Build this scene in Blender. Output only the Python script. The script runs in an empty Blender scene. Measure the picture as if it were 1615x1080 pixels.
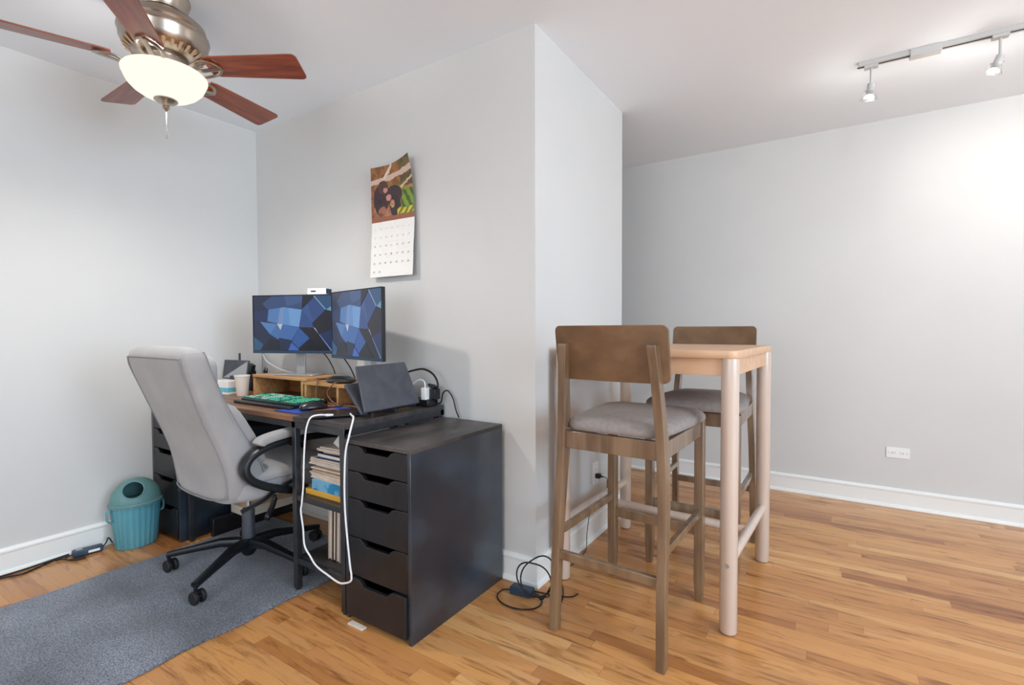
import bpy, bmesh, math, random
from mathutils import Vector, Matrix, noise as mnoise
random.seed(7)
S = bpy.context.scene
COL = S.collection
PI = math.pi
sin, cos = math.sin, math.cos

# ------------------------------------------------------------------ camera
F_PX, PITCH, ROLL, YAW, CAM_H = 782.2, 0.0263, -0.0031, 0.5745, 1.1298
cam_d = bpy.data.cameras.new('camera'); cam = bpy.data.objects.new('camera', cam_d); COL.objects.link(cam)
fw = Vector((-sin(YAW)*cos(PITCH), cos(YAW)*cos(PITCH), -sin(PITCH)))
rt = Vector((cos(YAW), sin(YAW), 0)); up = rt.cross(fw)
r2 = rt*cos(ROLL) + up*sin(ROLL); u2 = -rt*sin(ROLL) + up*cos(ROLL)
m = Matrix((r2, u2, -fw)).transposed().to_4x4(); m.translation = Vector((0, 0, CAM_H))
cam.matrix_world = m
cam_d.sensor_width = 36; cam_d.lens = 36*F_PX/1615; cam_d.clip_start = .02
S.camera = cam

# ------------------------------------------------------------------ light
def lin(c):
    return tuple(((v/255)/12.92 if v/255 <= .04045 else ((v/255+.055)/1.055)**2.4) for v in c)
S.view_settings.view_transform = 'Standard'; S.view_settings.look = 'None'
S.view_settings.gamma = 1; S.view_settings.use_curve_mapping = False
S.view_settings.exposure = 0.46
w = bpy.data.worlds.new('world'); S.world = w; w.use_nodes = True
w.node_tree.nodes['Background'].inputs[0].default_value = (.75, .87, 1, 1)
w.node_tree.nodes['Background'].inputs[1].default_value = 1.0
S.cycles.diffuse_bounces = 6; S.cycles.max_bounces = 14
S.cycles.sample_clamp_indirect = 6
XA, YB, XC, YE, YD, H = -3.2264, 1.868, -1.0877, 2.918, 3.925, 2.44
XR, YF = 3.4, -3.0
def area(name, loc, direction, sx, sy, power, color):
    d = bpy.data.lights.new(name, 'AREA'); d.shape = 'RECTANGLE'; d.size = sx; d.size_y = sy
    d.energy = power; d.color = color
    o = bpy.data.objects.new(name, d); COL.objects.link(o); o.location = loc
    o.rotation_euler = Vector(direction).to_track_quat('-Z', 'Y').to_euler(); return o
# daylight entering through the two windows of the room (behind and right of the camera)
area('daylight_front_window', (-.4, YF-.06, 1.45), (0, 1, .12), 2.5, 1.5, 40, (.90, .95, 1))
area('daylight_right_window', (XR+.06, .2, 1.45), (-1, 0, .05), 2.5, 1.5, 112, (.62, .81, 1))
def point(name, loc, power, color, r):
    d = bpy.data.lights.new(name, 'POINT'); d.energy = power; d.color = color; d.shadow_soft_size = r
    o = bpy.data.objects.new(name, d); COL.objects.link(o); o.location = loc; return o
def spot(name, loc, direction, power, color, ang, blend):
    d = bpy.data.lights.new(name, 'SPOT'); d.energy = power; d.color = color; d.spot_size = ang; d.spot_blend = blend
    d.shadow_soft_size = .03
    o = bpy.data.objects.new(name, d); COL.objects.link(o); o.location = loc
    o.rotation_euler = Vector(direction).to_track_quat('-Z', 'Y').to_euler(); return o

point('added_fill_light', (1.9, .9, 2.2), 26, (1, .98, .96), .10)  # unseen fill light, added to even out the room from the right

# ------------------------------------------------------------------ materials
MATS = {}
def nodes(name):
    mt = bpy.data.materials.new(name); mt.use_nodes = True
    nt = mt.node_tree; b = nt.nodes['Principled BSDF']; return mt, nt, b
def mat(name, c, rough=.5, metal=0, c2=None, scale=8, stretch=(1, 1, 1), bump=0, bscale=None, sheen=0, detail=4, lo=.35, hi=.65, spec=.5, coat=0, emit=None, es=0):
    mt, nt, b = nodes(name); L = nt.links
    b.inputs['Base Color'].default_value = (*lin(c), 1)
    b.inputs['Roughness'].default_value = rough; b.inputs['Metallic'].default_value = metal
    b.inputs['Specular IOR Level'].default_value = spec
    b.inputs['Sheen Weight'].default_value = sheen; b.inputs['Coat Weight'].default_value = coat; b.inputs['Coat Roughness'].default_value = .18
    if emit: b.inputs['Emission Color'].default_value = (*lin(emit), 1); b.inputs['Emission Strength'].default_value = es
    tc = nt.nodes.new('ShaderNodeTexCoord'); mp = nt.nodes.new('ShaderNodeMapping'); L.new(tc.outputs['Object'], mp.inputs[0])
    mp.inputs['Scale'].default_value = stretch
    if c2:
        n = nt.nodes.new('ShaderNodeTexNoise'); n.inputs['Scale'].default_value = scale; n.inputs['Detail'].default_value = detail
        L.new(mp.outputs[0], n.inputs['Vector'])
        r = nt.nodes.new('ShaderNodeValToRGB'); L.new(n.outputs['Fac'], r.inputs[0])
        r.color_ramp.elements[0].position = lo; r.color_ramp.elements[1].position = hi
        r.color_ramp.elements[0].color = (*lin(c), 1); r.color_ramp.elements[1].color = (*lin(c2), 1)
        L.new(r.outputs[0], b.inputs['Base Color'])
    if bump:
        n = nt.nodes.new('ShaderNodeTexNoise'); n.inputs['Scale'].default_value = bscale or scale*8; n.inputs['Detail'].default_value = 3
        L.new(mp.outputs[0], n.inputs['Vector'])
        bp = nt.nodes.new('ShaderNodeBump'); bp.inputs['Strength'].default_value = bump; bp.inputs['Distance'].default_value = .002
        L.new(n.outputs['Fac'], bp.inputs['Height']); L.new(bp.outputs[0], b.inputs['Normal'])
    MATS[name] = mt; return mt
mat('wall_paint', (211, 211, 209), .55, c2=(208, 208, 206), scale=2, bump=.12, bscale=120)
mat('ceiling_paint', (240, 247, 254), .7, bump=.1, bscale=120)
mat('trim_white', (236, 237, 234), .35)
mat('plastic_white', (238, 238, 236), .35)
mat('slot_dark', (30, 30, 30), .6)
mat('track_grey', (190, 190, 188), .4)
mat('black_metal', (26, 31, 37), .4, coat=.5, c2=(40, 42, 46), scale=20)
mat('black_plastic', (20, 24, 29), .36)
mat('black_cable', (16, 17, 19), .45)
mat('blue_black', (40, 62, 84), .4)
mat('white_cable', (235, 236, 238), .4)
mat('brown_cable', (130, 95, 70), .5)
mat('walnut_top', (112, 74, 52), .36, c2=(150, 108, 78), scale=3, stretch=(1, 14, 6))
mat('rustic_dark', (46, 42, 42), .4, c2=(74, 68, 66), scale=5, stretch=(1, 5, 2))
mat('pine', (206, 160, 108), .42, c2=(184, 136, 86), scale=4, stretch=(1, 12, 12))
mat('cabinet_black', (24, 23, 25), .36, c2=(34, 33, 36), scale=6, stretch=(3, 3, 1))
mat('cabinet_top_warm_lit', (44, 40, 40), .42, c2=(104, 96, 92), scale=3.5, stretch=(2.4, .9, 1), lo=.38, hi=.8, detail=9)  # dusty scuffs, plus the warm lamp tint painted into the colour
mat('cabinet_scuffed_cool_lit', (25, 35, 46), .35, coat=.5, c2=(58, 74, 88), scale=2.6, stretch=(2.2, .8, 1.2), lo=.44, hi=.74, detail=9, spec=.7)  # scuffed black sides with blue daylight painted into the base colour
mat('velvet', (152, 150, 149), .85, c2=(166, 164, 163), scale=5, bump=.25, bscale=60, sheen=.35, stretch=(1, 1, 1))
mat('piping', (136, 137, 140), .7)
mat('stool_wood', (98, 74, 52), .35, coat=.8, spec=.7, c2=(132, 106, 80), scale=5, stretch=(5, 5, .5), bump=.15, bscale=40)
mat('stool_plate', (100, 72, 46), .5, c2=(122, 90, 60), scale=9, stretch=(1, 1, 1.4), detail=8)
mat('stool_fabric', (138, 130, 126), .9, c2=(148, 140, 136), scale=60, bump=.2, bscale=500)
mat('birch', (218, 180, 146), .4, c2=(206, 164, 128), scale=3, stretch=(1, 9, 9))
mat('birch_leg', (210, 193, 180), .3, coat=.6, spec=.6, c2=(204, 184, 168), scale=3, stretch=(9, 9, .6))
mat('brushed_nickel', (190, 178, 165), .28, 1, c2=(172, 160, 148), scale=8)
mat('steel', (180, 182, 186), .3, 1)
mat('silver_plastic', (170, 171, 172), .35, .3)
mat('cherry_blade', (112, 48, 26), .34, c2=(158, 78, 46), scale=4, stretch=(1.2, 12, 1), coat=.3)
mat('teal_plastic', (92, 158, 172), .4, c2=(86, 150, 164), scale=4)
mat('teal_lid', (96, 138, 138), .45)
mat('rubber_dark', (24, 24, 26), .6)
mat('laptop_grey', (62, 64, 72), .5, c2=(76, 78, 86), scale=14)
mat('paper', (222, 210, 196), .8, c2=(206, 194, 180), scale=30, stretch=(1, 1, 12))
mat('paper_white', (236, 234, 230), .8)
mat('kraft', (196, 164, 130), .8, c2=(176, 146, 112), scale=20)
mat('yellow_paper', (224, 170, 66), .75)
mat('blue_plastic', (120, 180, 214), .35, c2=(40, 140, 190), scale=14, lo=.48, hi=.52)
mat('pan_grey', (88, 84, 78), .6)
mat('navy', (40, 52, 84), .6)
mat('mouse_black', (22, 23, 26), .35, coat=.3)
mat('cup_paper', (226, 214, 200), .55)
mat('brass_tan', (190, 158, 120), .7)
mat('teal_card', (110, 190, 206), .6)
mat('pale_pink', (220, 170, 165), .6)
mat('pouch_lilac', (92, 80, 120), .6)

def mat_rug():
    mt, nt, b = nodes('carpet'); L = nt.links; N = nt.nodes.new
    tc = N('ShaderNodeTexCoord')
    n1 = N('ShaderNodeTexNoise'); n1.inputs['Scale'].default_value = 190; n1.inputs['Detail'].default_value = 6; L.new(tc.outputs['Object'], n1.inputs['Vector'])
    n2 = N('ShaderNodeTexNoise'); n2.inputs['Scale'].default_value = 2.6; n2.inputs['Detail'].default_value = 5; L.new(tc.outputs['Object'], n2.inputs['Vector'])
    r1 = N('ShaderNodeValToRGB'); L.new(n1.outputs['Fac'], r1.inputs[0])
    r1.color_ramp.elements[0].position = .36; r1.color_ramp.elements[0].color = (*lin((66, 72, 84)), 1)
    r1.color_ramp.elements[1].position = .66; r1.color_ramp.elements[1].color = (*lin((150, 157, 170)), 1)
    r2_ = N('ShaderNodeValToRGB'); L.new(n2.outputs['Fac'], r2_.inputs[0])
    r2_.color_ramp.elements[0].position = .35; r2_.color_ramp.elements[0].color = (.52, .52, .53, 1)
    r2_.color_ramp.elements[1].position = .7; r2_.color_ramp.elements[1].color = (1.22, 1.22, 1.22, 1)
    mx = N('ShaderNodeMix'); mx.data_type = 'RGBA'; mx.blend_type = 'MULTIPLY'; mx.inputs[0].default_value = 1
    L.new(r1.outputs[0], mx.inputs[6]); L.new(r2_.outputs[0], mx.inputs[7]); L.new(mx.outputs[2], b.inputs['Base Color'])
    b.inputs['Roughness'].default_value = .95; b.inputs['Sheen Weight'].default_value = .3
    bp = N('ShaderNodeBump'); bp.inputs['Strength'].default_value = .6; bp.inputs['Distance'].default_value = .004
    L.new(n1.outputs['Fac'], bp.inputs['Height']); L.new(bp.outputs[0], b.inputs['Normal']); MATS['carpet'] = mt
mat_rug()

def mat_floor():
    mt, nt, b = nodes('oak_strip_floor'); L = nt.links; N = nt.nodes.new
    def M(op, a, b_=None, c=None):
        n = N('ShaderNodeMath'); n.operation = op
        for i, v in enumerate((a, b_, c)):
            if v is None: continue
            if isinstance(v, (int, float)): n.inputs[i].default_value = v
            else: L.new(v, n.inputs[i])
        return n.outputs[0]
    def comb(x, y, z):
        n = N('ShaderNodeCombineXYZ')
        for i, v in enumerate((x, y, z)):
            if isinstance(v, (int, float)): n.inputs[i].default_value = v
            else: L.new(v, n.inputs[i])
        return n.outputs[0]
    tc = N('ShaderNodeTexCoord'); sp = N('ShaderNodeSeparateXYZ'); L.new(tc.outputs['Object'], sp.inputs[0])
    X, Y = sp.outputs[0], sp.outputs[1]
    W = .057
    row = M('FLOOR', M('DIVIDE', Y, W)); fy = M('FRACT', M('DIVIDE', Y, W))
    wn = N('ShaderNodeTexWhiteNoise'); wn.noise_dimensions = '1D'; L.new(row, wn.inputs['W'])
    rl = wn.outputs['Value']
    length = M('MULTIPLY_ADD', rl, .6, .55)
    xs = M('DIVIDE', M('ADD', X, M('MULTIPLY', rl, 17.3)), length)
    cell = M('FLOOR', xs); fx = M('FRACT', xs)
    wn2 = N('ShaderNodeTexWhiteNoise'); wn2.noise_dimensions = '2D'; L.new(comb(row, cell, 0), wn2.inputs['Vector'])
    pv = wn2.outputs['Value']; pc = N('ShaderNodeSeparateColor'); L.new(wn2.outputs['Color'], pc.inputs[0])
    # grain
    ox = M('MULTIPLY', pc.outputs[0], 37.0); oy = M('MULTIPLY', pc.outputs[1], 23.0)
    gv = comb(M('ADD', M('MULTIPLY', X, 1.7), ox), M('ADD', M('MULTIPLY', Y, 13.0), oy), 0)
    g = N('ShaderNodeTexNoise'); g.inputs['Scale'].default_value = 2.2; g.inputs['Detail'].default_value = 6; g.inputs['Roughness'].default_value = .62
    g.inputs['Distortion'].default_value = .6; L.new(gv, g.inputs['Vector'])
    gv2 = comb(M('ADD', M('MULTIPLY', X, 6.0), ox), M('ADD', M('MULTIPLY', Y, 160.0), oy), 0)
    g2 = N('ShaderNodeTexNoise'); g2.inputs['Scale'].default_value = 2.0; g2.inputs['Detail'].default_value = 3; L.new(gv2, g2.inputs['Vector'])
    ramp = N('ShaderNodeValToRGB'); L.new(pv, ramp.inputs[0]); cr = ramp.color_ramp
    cols = [(0, (160, 104, 60)), (.2, (194, 136, 80)), (.45, (206, 148, 89)), (.7, (212, 158, 98)), (.88, (186, 126, 76)), (1, (222, 172, 112))]
    cr.elements[0].position = 0; cr.elements[0].color = (*lin(cols[0][1]), 1); cr.elements[1].position = 1; cr.elements[1].color = (*lin(cols[-1][1]), 1)
    for p_, c_ in cols[1:-1]:
        e = cr.elements.new(p_); e.color = (*lin(c_), 1)
    gr = N('ShaderNodeValToRGB'); L.new(g.outputs['Fac'], gr.inputs[0]); e = gr.color_ramp.elements
    e[0].position = .29; e[0].color = (.34, .25, .20, 1); e[1].position = .49; e[1].color = (1, 1, 1, 1)
    m1 = N('ShaderNodeMix'); m1.data_type = 'RGBA'; m1.blend_type = 'MULTIPLY'; m1.inputs[0].default_value = .9
    L.new(ramp.outputs[0], m1.inputs[6]); L.new(gr.outputs[0], m1.inputs[7])
    gr2 = N('ShaderNodeValToRGB'); L.new(g2.outputs['Fac'], gr2.inputs[0]); e = gr2.color_ramp.elements
    e[0].position = .3; e[0].color = (.86, .83, .80, 1); e[1].position = .6; e[1].color = (1.03, 1.03, 1.03, 1)
    m2 = N('ShaderNodeMix'); m2.data_type = 'RGBA'; m2.blend_type = 'MULTIPLY'; m2.inputs[0].default_value = .6
    L.new(m1.outputs[2], m2.inputs[6]); L.new(gr2.outputs[0], m2.inputs[7])
    # joints
    e1 = M('LESS_THAN', M('MINIMUM', fy, M('SUBTRACT', 1.0, fy)), .011)
    dx = M('MULTIPLY', M('MINIMUM', fx, M('SUBTRACT', 1.0, fx)), length)
    e2 = M('LESS_THAN', dx, .0009)
    gap = M('MAXIMUM', e1, e2)
    m3 = N('ShaderNodeMix'); m3.data_type = 'RGBA'; m3.blend_type = 'MIX'; L.new(M('MULTIPLY', gap, .42), m3.inputs[0])
    L.new(m2.outputs[2], m3.inputs[6]); m3.inputs[7].default_value = (*lin((96, 60, 36)), 1)
    L.new(m3.outputs[2], b.inputs['Base Color'])
    L.new(M('MULTIPLY_ADD', g2.outputs['Fac'], .10, .16), b.inputs['Roughness'])
    b.inputs['Specular IOR Level'].default_value = .45
    bp = N('ShaderNodeBump'); bp.inputs['Strength'].default_value = .12; bp.inputs['Distance'].default_value = .001
    L.new(M('SUBTRACT', g2.outputs['Fac'], M('MULTIPLY', gap, 2.0)), bp.inputs['Height']); L.new(bp.outputs[0], b.inputs['Normal'])
    MATS['floor'] = mt
mat_floor()

def mat_glow(name, c, s, transp=0):
    mt = bpy.data.materials.new(name); mt.use_nodes = True; nt = mt.node_tree; nt.nodes.clear()
    o = nt.nodes.new('ShaderNodeOutputMaterial'); e = nt.nodes.new('ShaderNodeEmission')
    e.inputs[0].default_value = (*lin(c), 1); e.inputs[1].default_value = s
    if transp:
        t = nt.nodes.new('ShaderNodeBsdfTransparent'); 
        a = e
        x = nt.nodes.new('ShaderNodeMixShader'); x.inputs[0].default_value = transp
        nt.links.new(a.outputs[0], x.inputs[1]); nt.links.new(t.outputs[0], x.inputs[2]); nt.links.new(x.outputs[0], o.inputs[0])
    else: nt.links.new(e.outputs[0], o.inputs[0])
    MATS[name] = mt
mat_glow('frosted_bowl', (255, 248, 232), .80, 0)
mat_glow('bulb_glow', (255, 250, 235), 3.0)
def mat_glass():
    mt, nt, b = nodes('clear_glass'); b.inputs['Transmission Weight'].default_value = 1; b.inputs['Roughness'].default_value = .08
    b.inputs['Base Color'].default_value = (.95, .97, .96, 1); MATS['clear_glass'] = mt
mat_glass()
def mat_vcol(name, emission=0, rough=.5):
    mt, nt, b = nodes(name); a = nt.nodes.new('ShaderNodeVertexColor'); a.layer_name = 'Col'
    if emission:
        b.inputs['Base Color'].default_value = (.01, .01, .012, 1)
        nt.links.new(a.outputs[0], b.inputs['Emission Color']); b.inputs['Emission Strength'].default_value = emission
    else: nt.links.new(a.outputs[0], b.inputs['Base Color'])
    b.inputs['Roughness'].default_value = rough; MATS[name] = mt
mat_vcol('screen_picture', .5, .22); mat_vcol('printed_picture', 0, .45); mat_vcol('key_glow', .8, .4); mat_vcol('printed_pad', 0, .6)

# ------------------------------------------------------------------ mesh helpers
def axes(d):
    d = Vector(d).normalized(); a = Vector((0, 0, 1)) if abs(d.z) < .95 else Vector((1, 0, 0))
    x = a.cross(d).normalized(); return x, d.cross(x), d
class MB:
    def __init__(s): s.v = []; s.f = []; s.m = []; s.mats = []; s.cur = 0
    def use(s, name):
        if name not in s.mats: s.mats.append(name)
        s.cur = s.mats.index(name); return s
    def add(s, vs, fs):
        b = len(s.v); s.v += [Vector(v) for v in vs]; s.f += [tuple(i+b for i in f) for f in fs]; s.m += [s.cur]*len(fs); return s
    def box(s, x0, x1, y0, y1, z0, z1, M=None):
        vs = [Vector((x, y, z)) for z in (z0, z1) for y in (y0, y1) for x in (x0, x1)]
        if M is not None: vs = [M @ v for v in vs]
        return s.add(vs, [(0, 2, 3, 1), (4, 5, 7, 6), (0, 1, 5, 4), (2, 6, 7, 3), (0, 4, 6, 2), (1, 3, 7, 5)])
    def prism(s, poly, ext, M=None):           # poly list of 3D points, ext vector
        n = len(poly); e = Vector(ext); vs = [Vector(p) for p in poly]; vs += [v+e for v in vs]
        if M is not None: vs = [M @ v for v in vs]
        fs = [tuple(range(n))[::-1], tuple(range(n, 2*n))] + [(i, (i+1) % n, n+(i+1) % n, n+i) for i in range(n)]
        return s.add(vs, fs)
    def loft(s, rings, close=True, cap=True):
        n = len(rings[0]); vs = [p for r in rings for p in r]; fs = []
        for k in range(len(rings)-1):
            for i in range(n if close else n-1):
                j = (i+1) % n; fs.append((k*n+i, k*n+j, (k+1)*n+j, (k+1)*n+i))
        if cap: fs += [tuple(range(n))[::-1], tuple(range((len(rings)-1)*n, len(rings)*n))]
        return s.add(vs, fs)
    def cyl(s, a, b, r, r1=None, n=20):
        a, b = Vector(a), Vector(b); x, y, d = axes(b-a); r1 = r if r1 is None else r1
        return s.loft([[p+(x*cos(t)+y*sin(t))*q for t in [2*PI*i/n for i in range(n)]] for p, q in ((a, r), (b, r1))])
    def lathe(s, prof, c=(0, 0, 0), n=40, d=(0, 0, 1), cap=True):
        x, y, dd = axes(d) if tuple(d) != (0, 0, 1) else (Vector((1, 0, 0)), Vector((0, 1, 0)), Vector((0, 0, 1)))
        c = Vector(c)
        return s.loft([[c+dd*z+(x*cos(t)+y*sin(t))*max(r, 1e-4) for t in [2*PI*i/n for i in range(n)]] for r, z in prof], cap=cap)
    def sweep(s, pts, w, h=None, n=10, up=None, sq=2):   # tube / superelliptic bar along points, w,h may be lists
        pts = [Vector(p) for p in pts]; k = len(pts); h = w if h is None else h
        W = w if isinstance(w, (list, tuple)) else [w]*k; Hh = h if isinstance(h, (list, tuple)) else [h]*k
        rings = []; px = None
        for i, p in enumerate(pts):
            t = (pts[min(i+1, k-1)]-pts[max(i-1, 0)]).normalized()
            if up is not None: x = t.cross(Vector(up)).normalized()
            elif px is None: x = axes(t)[0]
            else: x = (px-t*px.dot(t)).normalized()
            px = x; y = x.cross(t).normalized()
            ring = []
            for j in range(n):
                a = 2*PI*(j+.5)/n; ca, sa = cos(a), sin(a)
                q = (abs(ca)**sq+abs(sa)**sq)**(-1/sq)
                ring.append(p+x*ca*q*W[i]+y*sa*q*Hh[i])
            rings.append(ring)
        return s.loft(rings)
    def sellip(s, c, r, e=4, nu=32, nv=16, M=None):  # superellipsoid cushion
        rings = []
        for j in range(nv+1):
            ph = -PI/2+PI*j/nv; cp = abs(cos(ph))**(2/e); sp_ = math.copysign(abs(sin(ph))**(2/e), sin(ph))
            ring = []
            for i in range(nu):
                t = 2*PI*i/nu; ct = math.copysign(abs(cos(t))**(2/e), cos(t)); st = math.copysign(abs(sin(t))**(2/e), sin(t))
                v = Vector((c[0]+r[0]*max(cp, .001)*ct, c[1]+r[1]*max(cp, .001)*st, c[2]+r[2]*sp_))
                ring.append(M @ v if M is not None else v)
            rings.append(ring)
        return s.loft(rings)
    def build(s, name, material=None, parent=None, bevel=0, smooth=True, seg=2, sub=0, angle=35):
        me = bpy.data.meshes.new(name); me.from_pydata(s.v, [], s.f); me.update()
        if s.mats:
            for q in s.mats: me.materials.append(MATS[q])
            for p, i in zip(me.polygons, s.m): p.material_index = i
        if material:
            me.materials.clear(); me.materials.append(MATS[material])
        bm = bmesh.new(); bm.from_mesh(me); bmesh.ops.recalc_face_normals(bm, faces=bm.faces)
        for f in bm.faces: f.smooth = smooth
        if smooth:
            for e in bm.edges:
                if len(e.link_faces) == 2 and e.calc_face_angle(0) > math.radians(angle): e.smooth = False
        bm.to_mesh(me); bm.free()
        o = bpy.data.objects.new(name, me); COL.objects.link(o)
        if parent: o.parent = parent
        if bevel:
            b = o.modifiers.new('bevel', 'BEVEL'); b.width = bevel; b.segments = seg; b.limit_method = 'ANGLE'; b.angle_limit = math.radians(40); b.harden_normals = False
        if sub:
            q = o.modifiers.new('sub', 'SUBSURF'); q.levels = sub; q.render_levels = sub
        return o
def thing(name, label, cat, loc=(0, 0, 0), rz=0, group=None):
    o = bpy.data.objects.new(name, None); COL.objects.link(o); o.location = loc; o.rotation_euler = (0, 0, rz); o.empty_display_size = .1
    return tag(o, label, cat, group)
def tag(o, label, cat, group=None):
    o['label'] = label; o['category'] = cat
    if group: o['group'] = group
    return o
def struct(mb, name, material, **k):
    o = mb.build(name, material, **k); o['kind'] = 'structure'; return o
def loc_mat(o): return Matrix.Translation(o.location) @ o.rotation_euler.to_matrix().to_4x4()
def copy_tree(o, parent=None):
    c = o.copy(); COL.objects.link(c)
    if parent: c.parent = parent
    for ch in list(o.children): copy_tree(ch, c)
    return c
def smooth_path(pts, n=6):
    pts = [Vector(p) for p in pts]; out = []
    for i in range(len(pts)-1):
        p0, p1, p2, p3 = pts[max(i-1, 0)], pts[i], pts[i+1], pts[min(i+2, len(pts)-1)]
        for k in range(n):
            t = k/n
            out.append(.5*((2*p1)+(p2-p0)*t+(2*p0-5*p1+4*p2-p3)*t*t+(-p0+3*p1-3*p2+p3)*t**3))
    out.append(pts[-1]); return out
def mesh_col(name, faces, material, parent=None):     # faces: list of (verts, srgb colour)
    me = bpy.data.meshes.new(name); V = []; Fs = []; C = []
    for vs, c in faces:
        b = len(V); V += [tuple(v) for v in vs]; Fs.append(tuple(range(b, b+len(vs)))); C += [(*lin(c), 1)]*len(vs)
    me.from_pydata(V, [], Fs); me.update(); a = me.color_attributes.new('Col', 'FLOAT_COLOR', 'CORNER')
    for i, c in enumerate(C): a.data[i].color = c
    me.materials.append(MATS[material]); o = bpy.data.objects.new(name, me); COL.objects.link(o)
    if parent: o.parent = parent
    return o

# ------------------------------------------------------------------ room shell
T = .12
struct(MB().box(XA-T, XR+T, YF-T, YD+T, -.1, 0), 'floor', 'floor', smooth=False)
struct(MB().box(XA-T, XR+T, YF-T, YD+T, H, H+.1), 'ceiling', 'ceiling_paint', smooth=False)
struct(MB().box(XA-T, XA, YF-T, YD+T, 0, H), 'wall_left', 'wall_paint', smooth=False)
struct(MB().box(XA, XC, YB, YE, 0, H), 'wall_partition', 'wall_paint', smooth=False)
struct(MB().box(XA, XR+T, YD, YD+T, 0, H), 'wall_back', 'wall_paint', smooth=False)
def wall_with_hole(name, axis, pos, thick, a0, a1, h0, h1, z0, z1):
    b = MB()
    for (u0, u1, w0, w1) in ((a0, h0, 0, H), (h1, a1, 0, H), (h0, h1, 0, z0), (h0, h1, z1, H)):
        if axis == 'y': b.box(u0, u1, pos, pos+thick, w0, w1)
        else: b.box(pos, pos+thick, u0, u1, w0, w1)
    struct(b, name, 'wall_paint', smooth=False)
wall_with_hole('wall_front', 'y', YF-T, T, XA, XR, -1.65, .85, .7, 2.2)
wall_with_hole('wall_right', 'x', XR, T, YF-T, YD, -1.05, 1.45, .7, 2.2)
for n, ax in ((1, 'y'), (2, 'x')):
    b = MB(); h0, h1 = (-1.65, .85) if ax == 'y' else (-1.05, 1.45)
    for u0, u1, z0, z1 in ((h0, h0+.05, .7, 2.2), (h1-.05, h1, .7, 2.2), (h0, h1, .7, .75), (h0, h1, 2.15, 2.2), (h0, h1, 1.43, 1.47), ((h0+h1)/2-.02, (h0+h1)/2+.02, .7, 2.2)):
        if ax == 'y': b.box(u0, u1, YF-.05, YF-.01, z0, z1)
        else: b.box(XR+.01, XR+.05, u0, u1, z0, z1)
    struct(b, 'window_%d' % n, 'trim_white', smooth=False)
def baseboard(name, p, q, nrm, e0=0, e1=0):      # e0, e1: mitre at the ends
    p, q, nv = Vector((*p, 0)), Vector((*q, 0)), Vector((*nrm, 0)); Z = Vector((0, 0, 1))
    prof = [(0, 0), (.026, 0), (.026, .006), (.022, .014), (.0145, .019), (.013, .021), (.013, .098), (.017, .102), (.017, .110), (.008, .121), (0, .122)]
    t = (q-p).normalized(); b = MB(); b.loft([[e+nv*d+t*d*k+Z*z for d, z in prof] for e, k in ((p, e0), (q, e1))])
    struct(b, name, 'trim_white', smooth=True, angle=20)
baseboard('baseboard_left', (XA, YF), (XA, YB), (1, 0), 0, -1)
baseboard('baseboard_alcove', (XA, YB), (XC, YB), (0, -1), 1, 1)
baseboard('baseboard_partition', (XC, YB), (XC, YE), (1, 0), -1, 0)
baseboard('baseboard_back', (XA, YD), (XR, YD), (0, -1))
baseboard('baseboard_right', (XR, YF), (XR, YD-.02), (-1, 0))

# ------------------------------------------------------------------ outlets
def outlet(label, M, w, h, double):
    t = thing('wall_outlet', label, 'outlet'); t.matrix_world = M       # local: x along wall, y up, z out
    MB().box(-w/2, w/2, -h/2, h/2, 0, .006).build('cover_plate', 'plastic_white', t, bevel=.002)
    b = MB().use('plastic_white')
    for s in (-1, 1):
        c = (s*.0195, 0) if double == 'h' else (0, s*.0195)
        b.use('plastic_white').lathe([(.0155, .005), (.0155, .0075)], (c[0], c[1], 0), n=24)
        b.use('slot_dark')
        if double == 'h':
            b.box(c[0]-s*.004-.004, c[0]-s*.004+.004, .004, .0055, .007, .0079); b.box(c[0]-s*.004-.004, c[0]-s*.004+.004, -.0055, -.004, .007, .0079)
            b.cyl((c[0]+s*.0075, 0, .007), (c[0]+s*.0075, 0, .0079), .0028, n=10)
        else:
            b.box(-.0055, -.004, c[1]-.002, c[1]+.006, .007, .0079); b.box(.004, .0055, c[1]-.002, c[1]+.006, .007, .0079)
            b.cyl((0, c[1]-.008, .007), (0, c[1]-.008, .0079), .0028, n=10)
    b.build('receptacle', None, t)
    for s in (-1, 1):
        c = (s*.047, 0, .006) if double == 'h' else (0, s*.047, .006)
        MB().cyl(c, (c[0], c[1], .0072), .003, n=10).build('screw', 'steel', t)
    return t
outlet('white horizontal double outlet low on the bare back wall', Matrix(((1, 0, 0, .35), (0, 0, -1, YD), (0, 1, 0, .345), (0, 0, 0, 1))), .118, .066, 'h')
outlet('white outlet with a black plug in it beside the bar stool', Matrix(((0, 0, 1, XC), (1, 0, 0, 2.51), (0, 1, 0, .345), (0, 0, 0, 1))), .07, .115, 'v')
t = thing('power_plug', 'black plug and thin cord in the outlet behind the bar stool', 'plug', (XC, 2.51, .33))
b = MB(); b.box(.008, .034, -.014, .014, -.012, .012); b.cyl((.034, 0, 0), (.052, .004, -.002), .006, .003, n=10); b.build('plug_body', 'black_plastic', t, bevel=.004)
MB().sweep(smooth_path([(.05, .004, -.002), (.06, .03, -.02), (.045, .06, -.09), (.03, .03, -.16), (.02, -.08, -.15), (.035, -.15, -.17), (.035, -.18, -.26), (.04, -.2, -.325), (.05, -.3, -.326), (.05, -.42, -.326)]), .0022, n=6).build('cord', 'black_cable', t)

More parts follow.
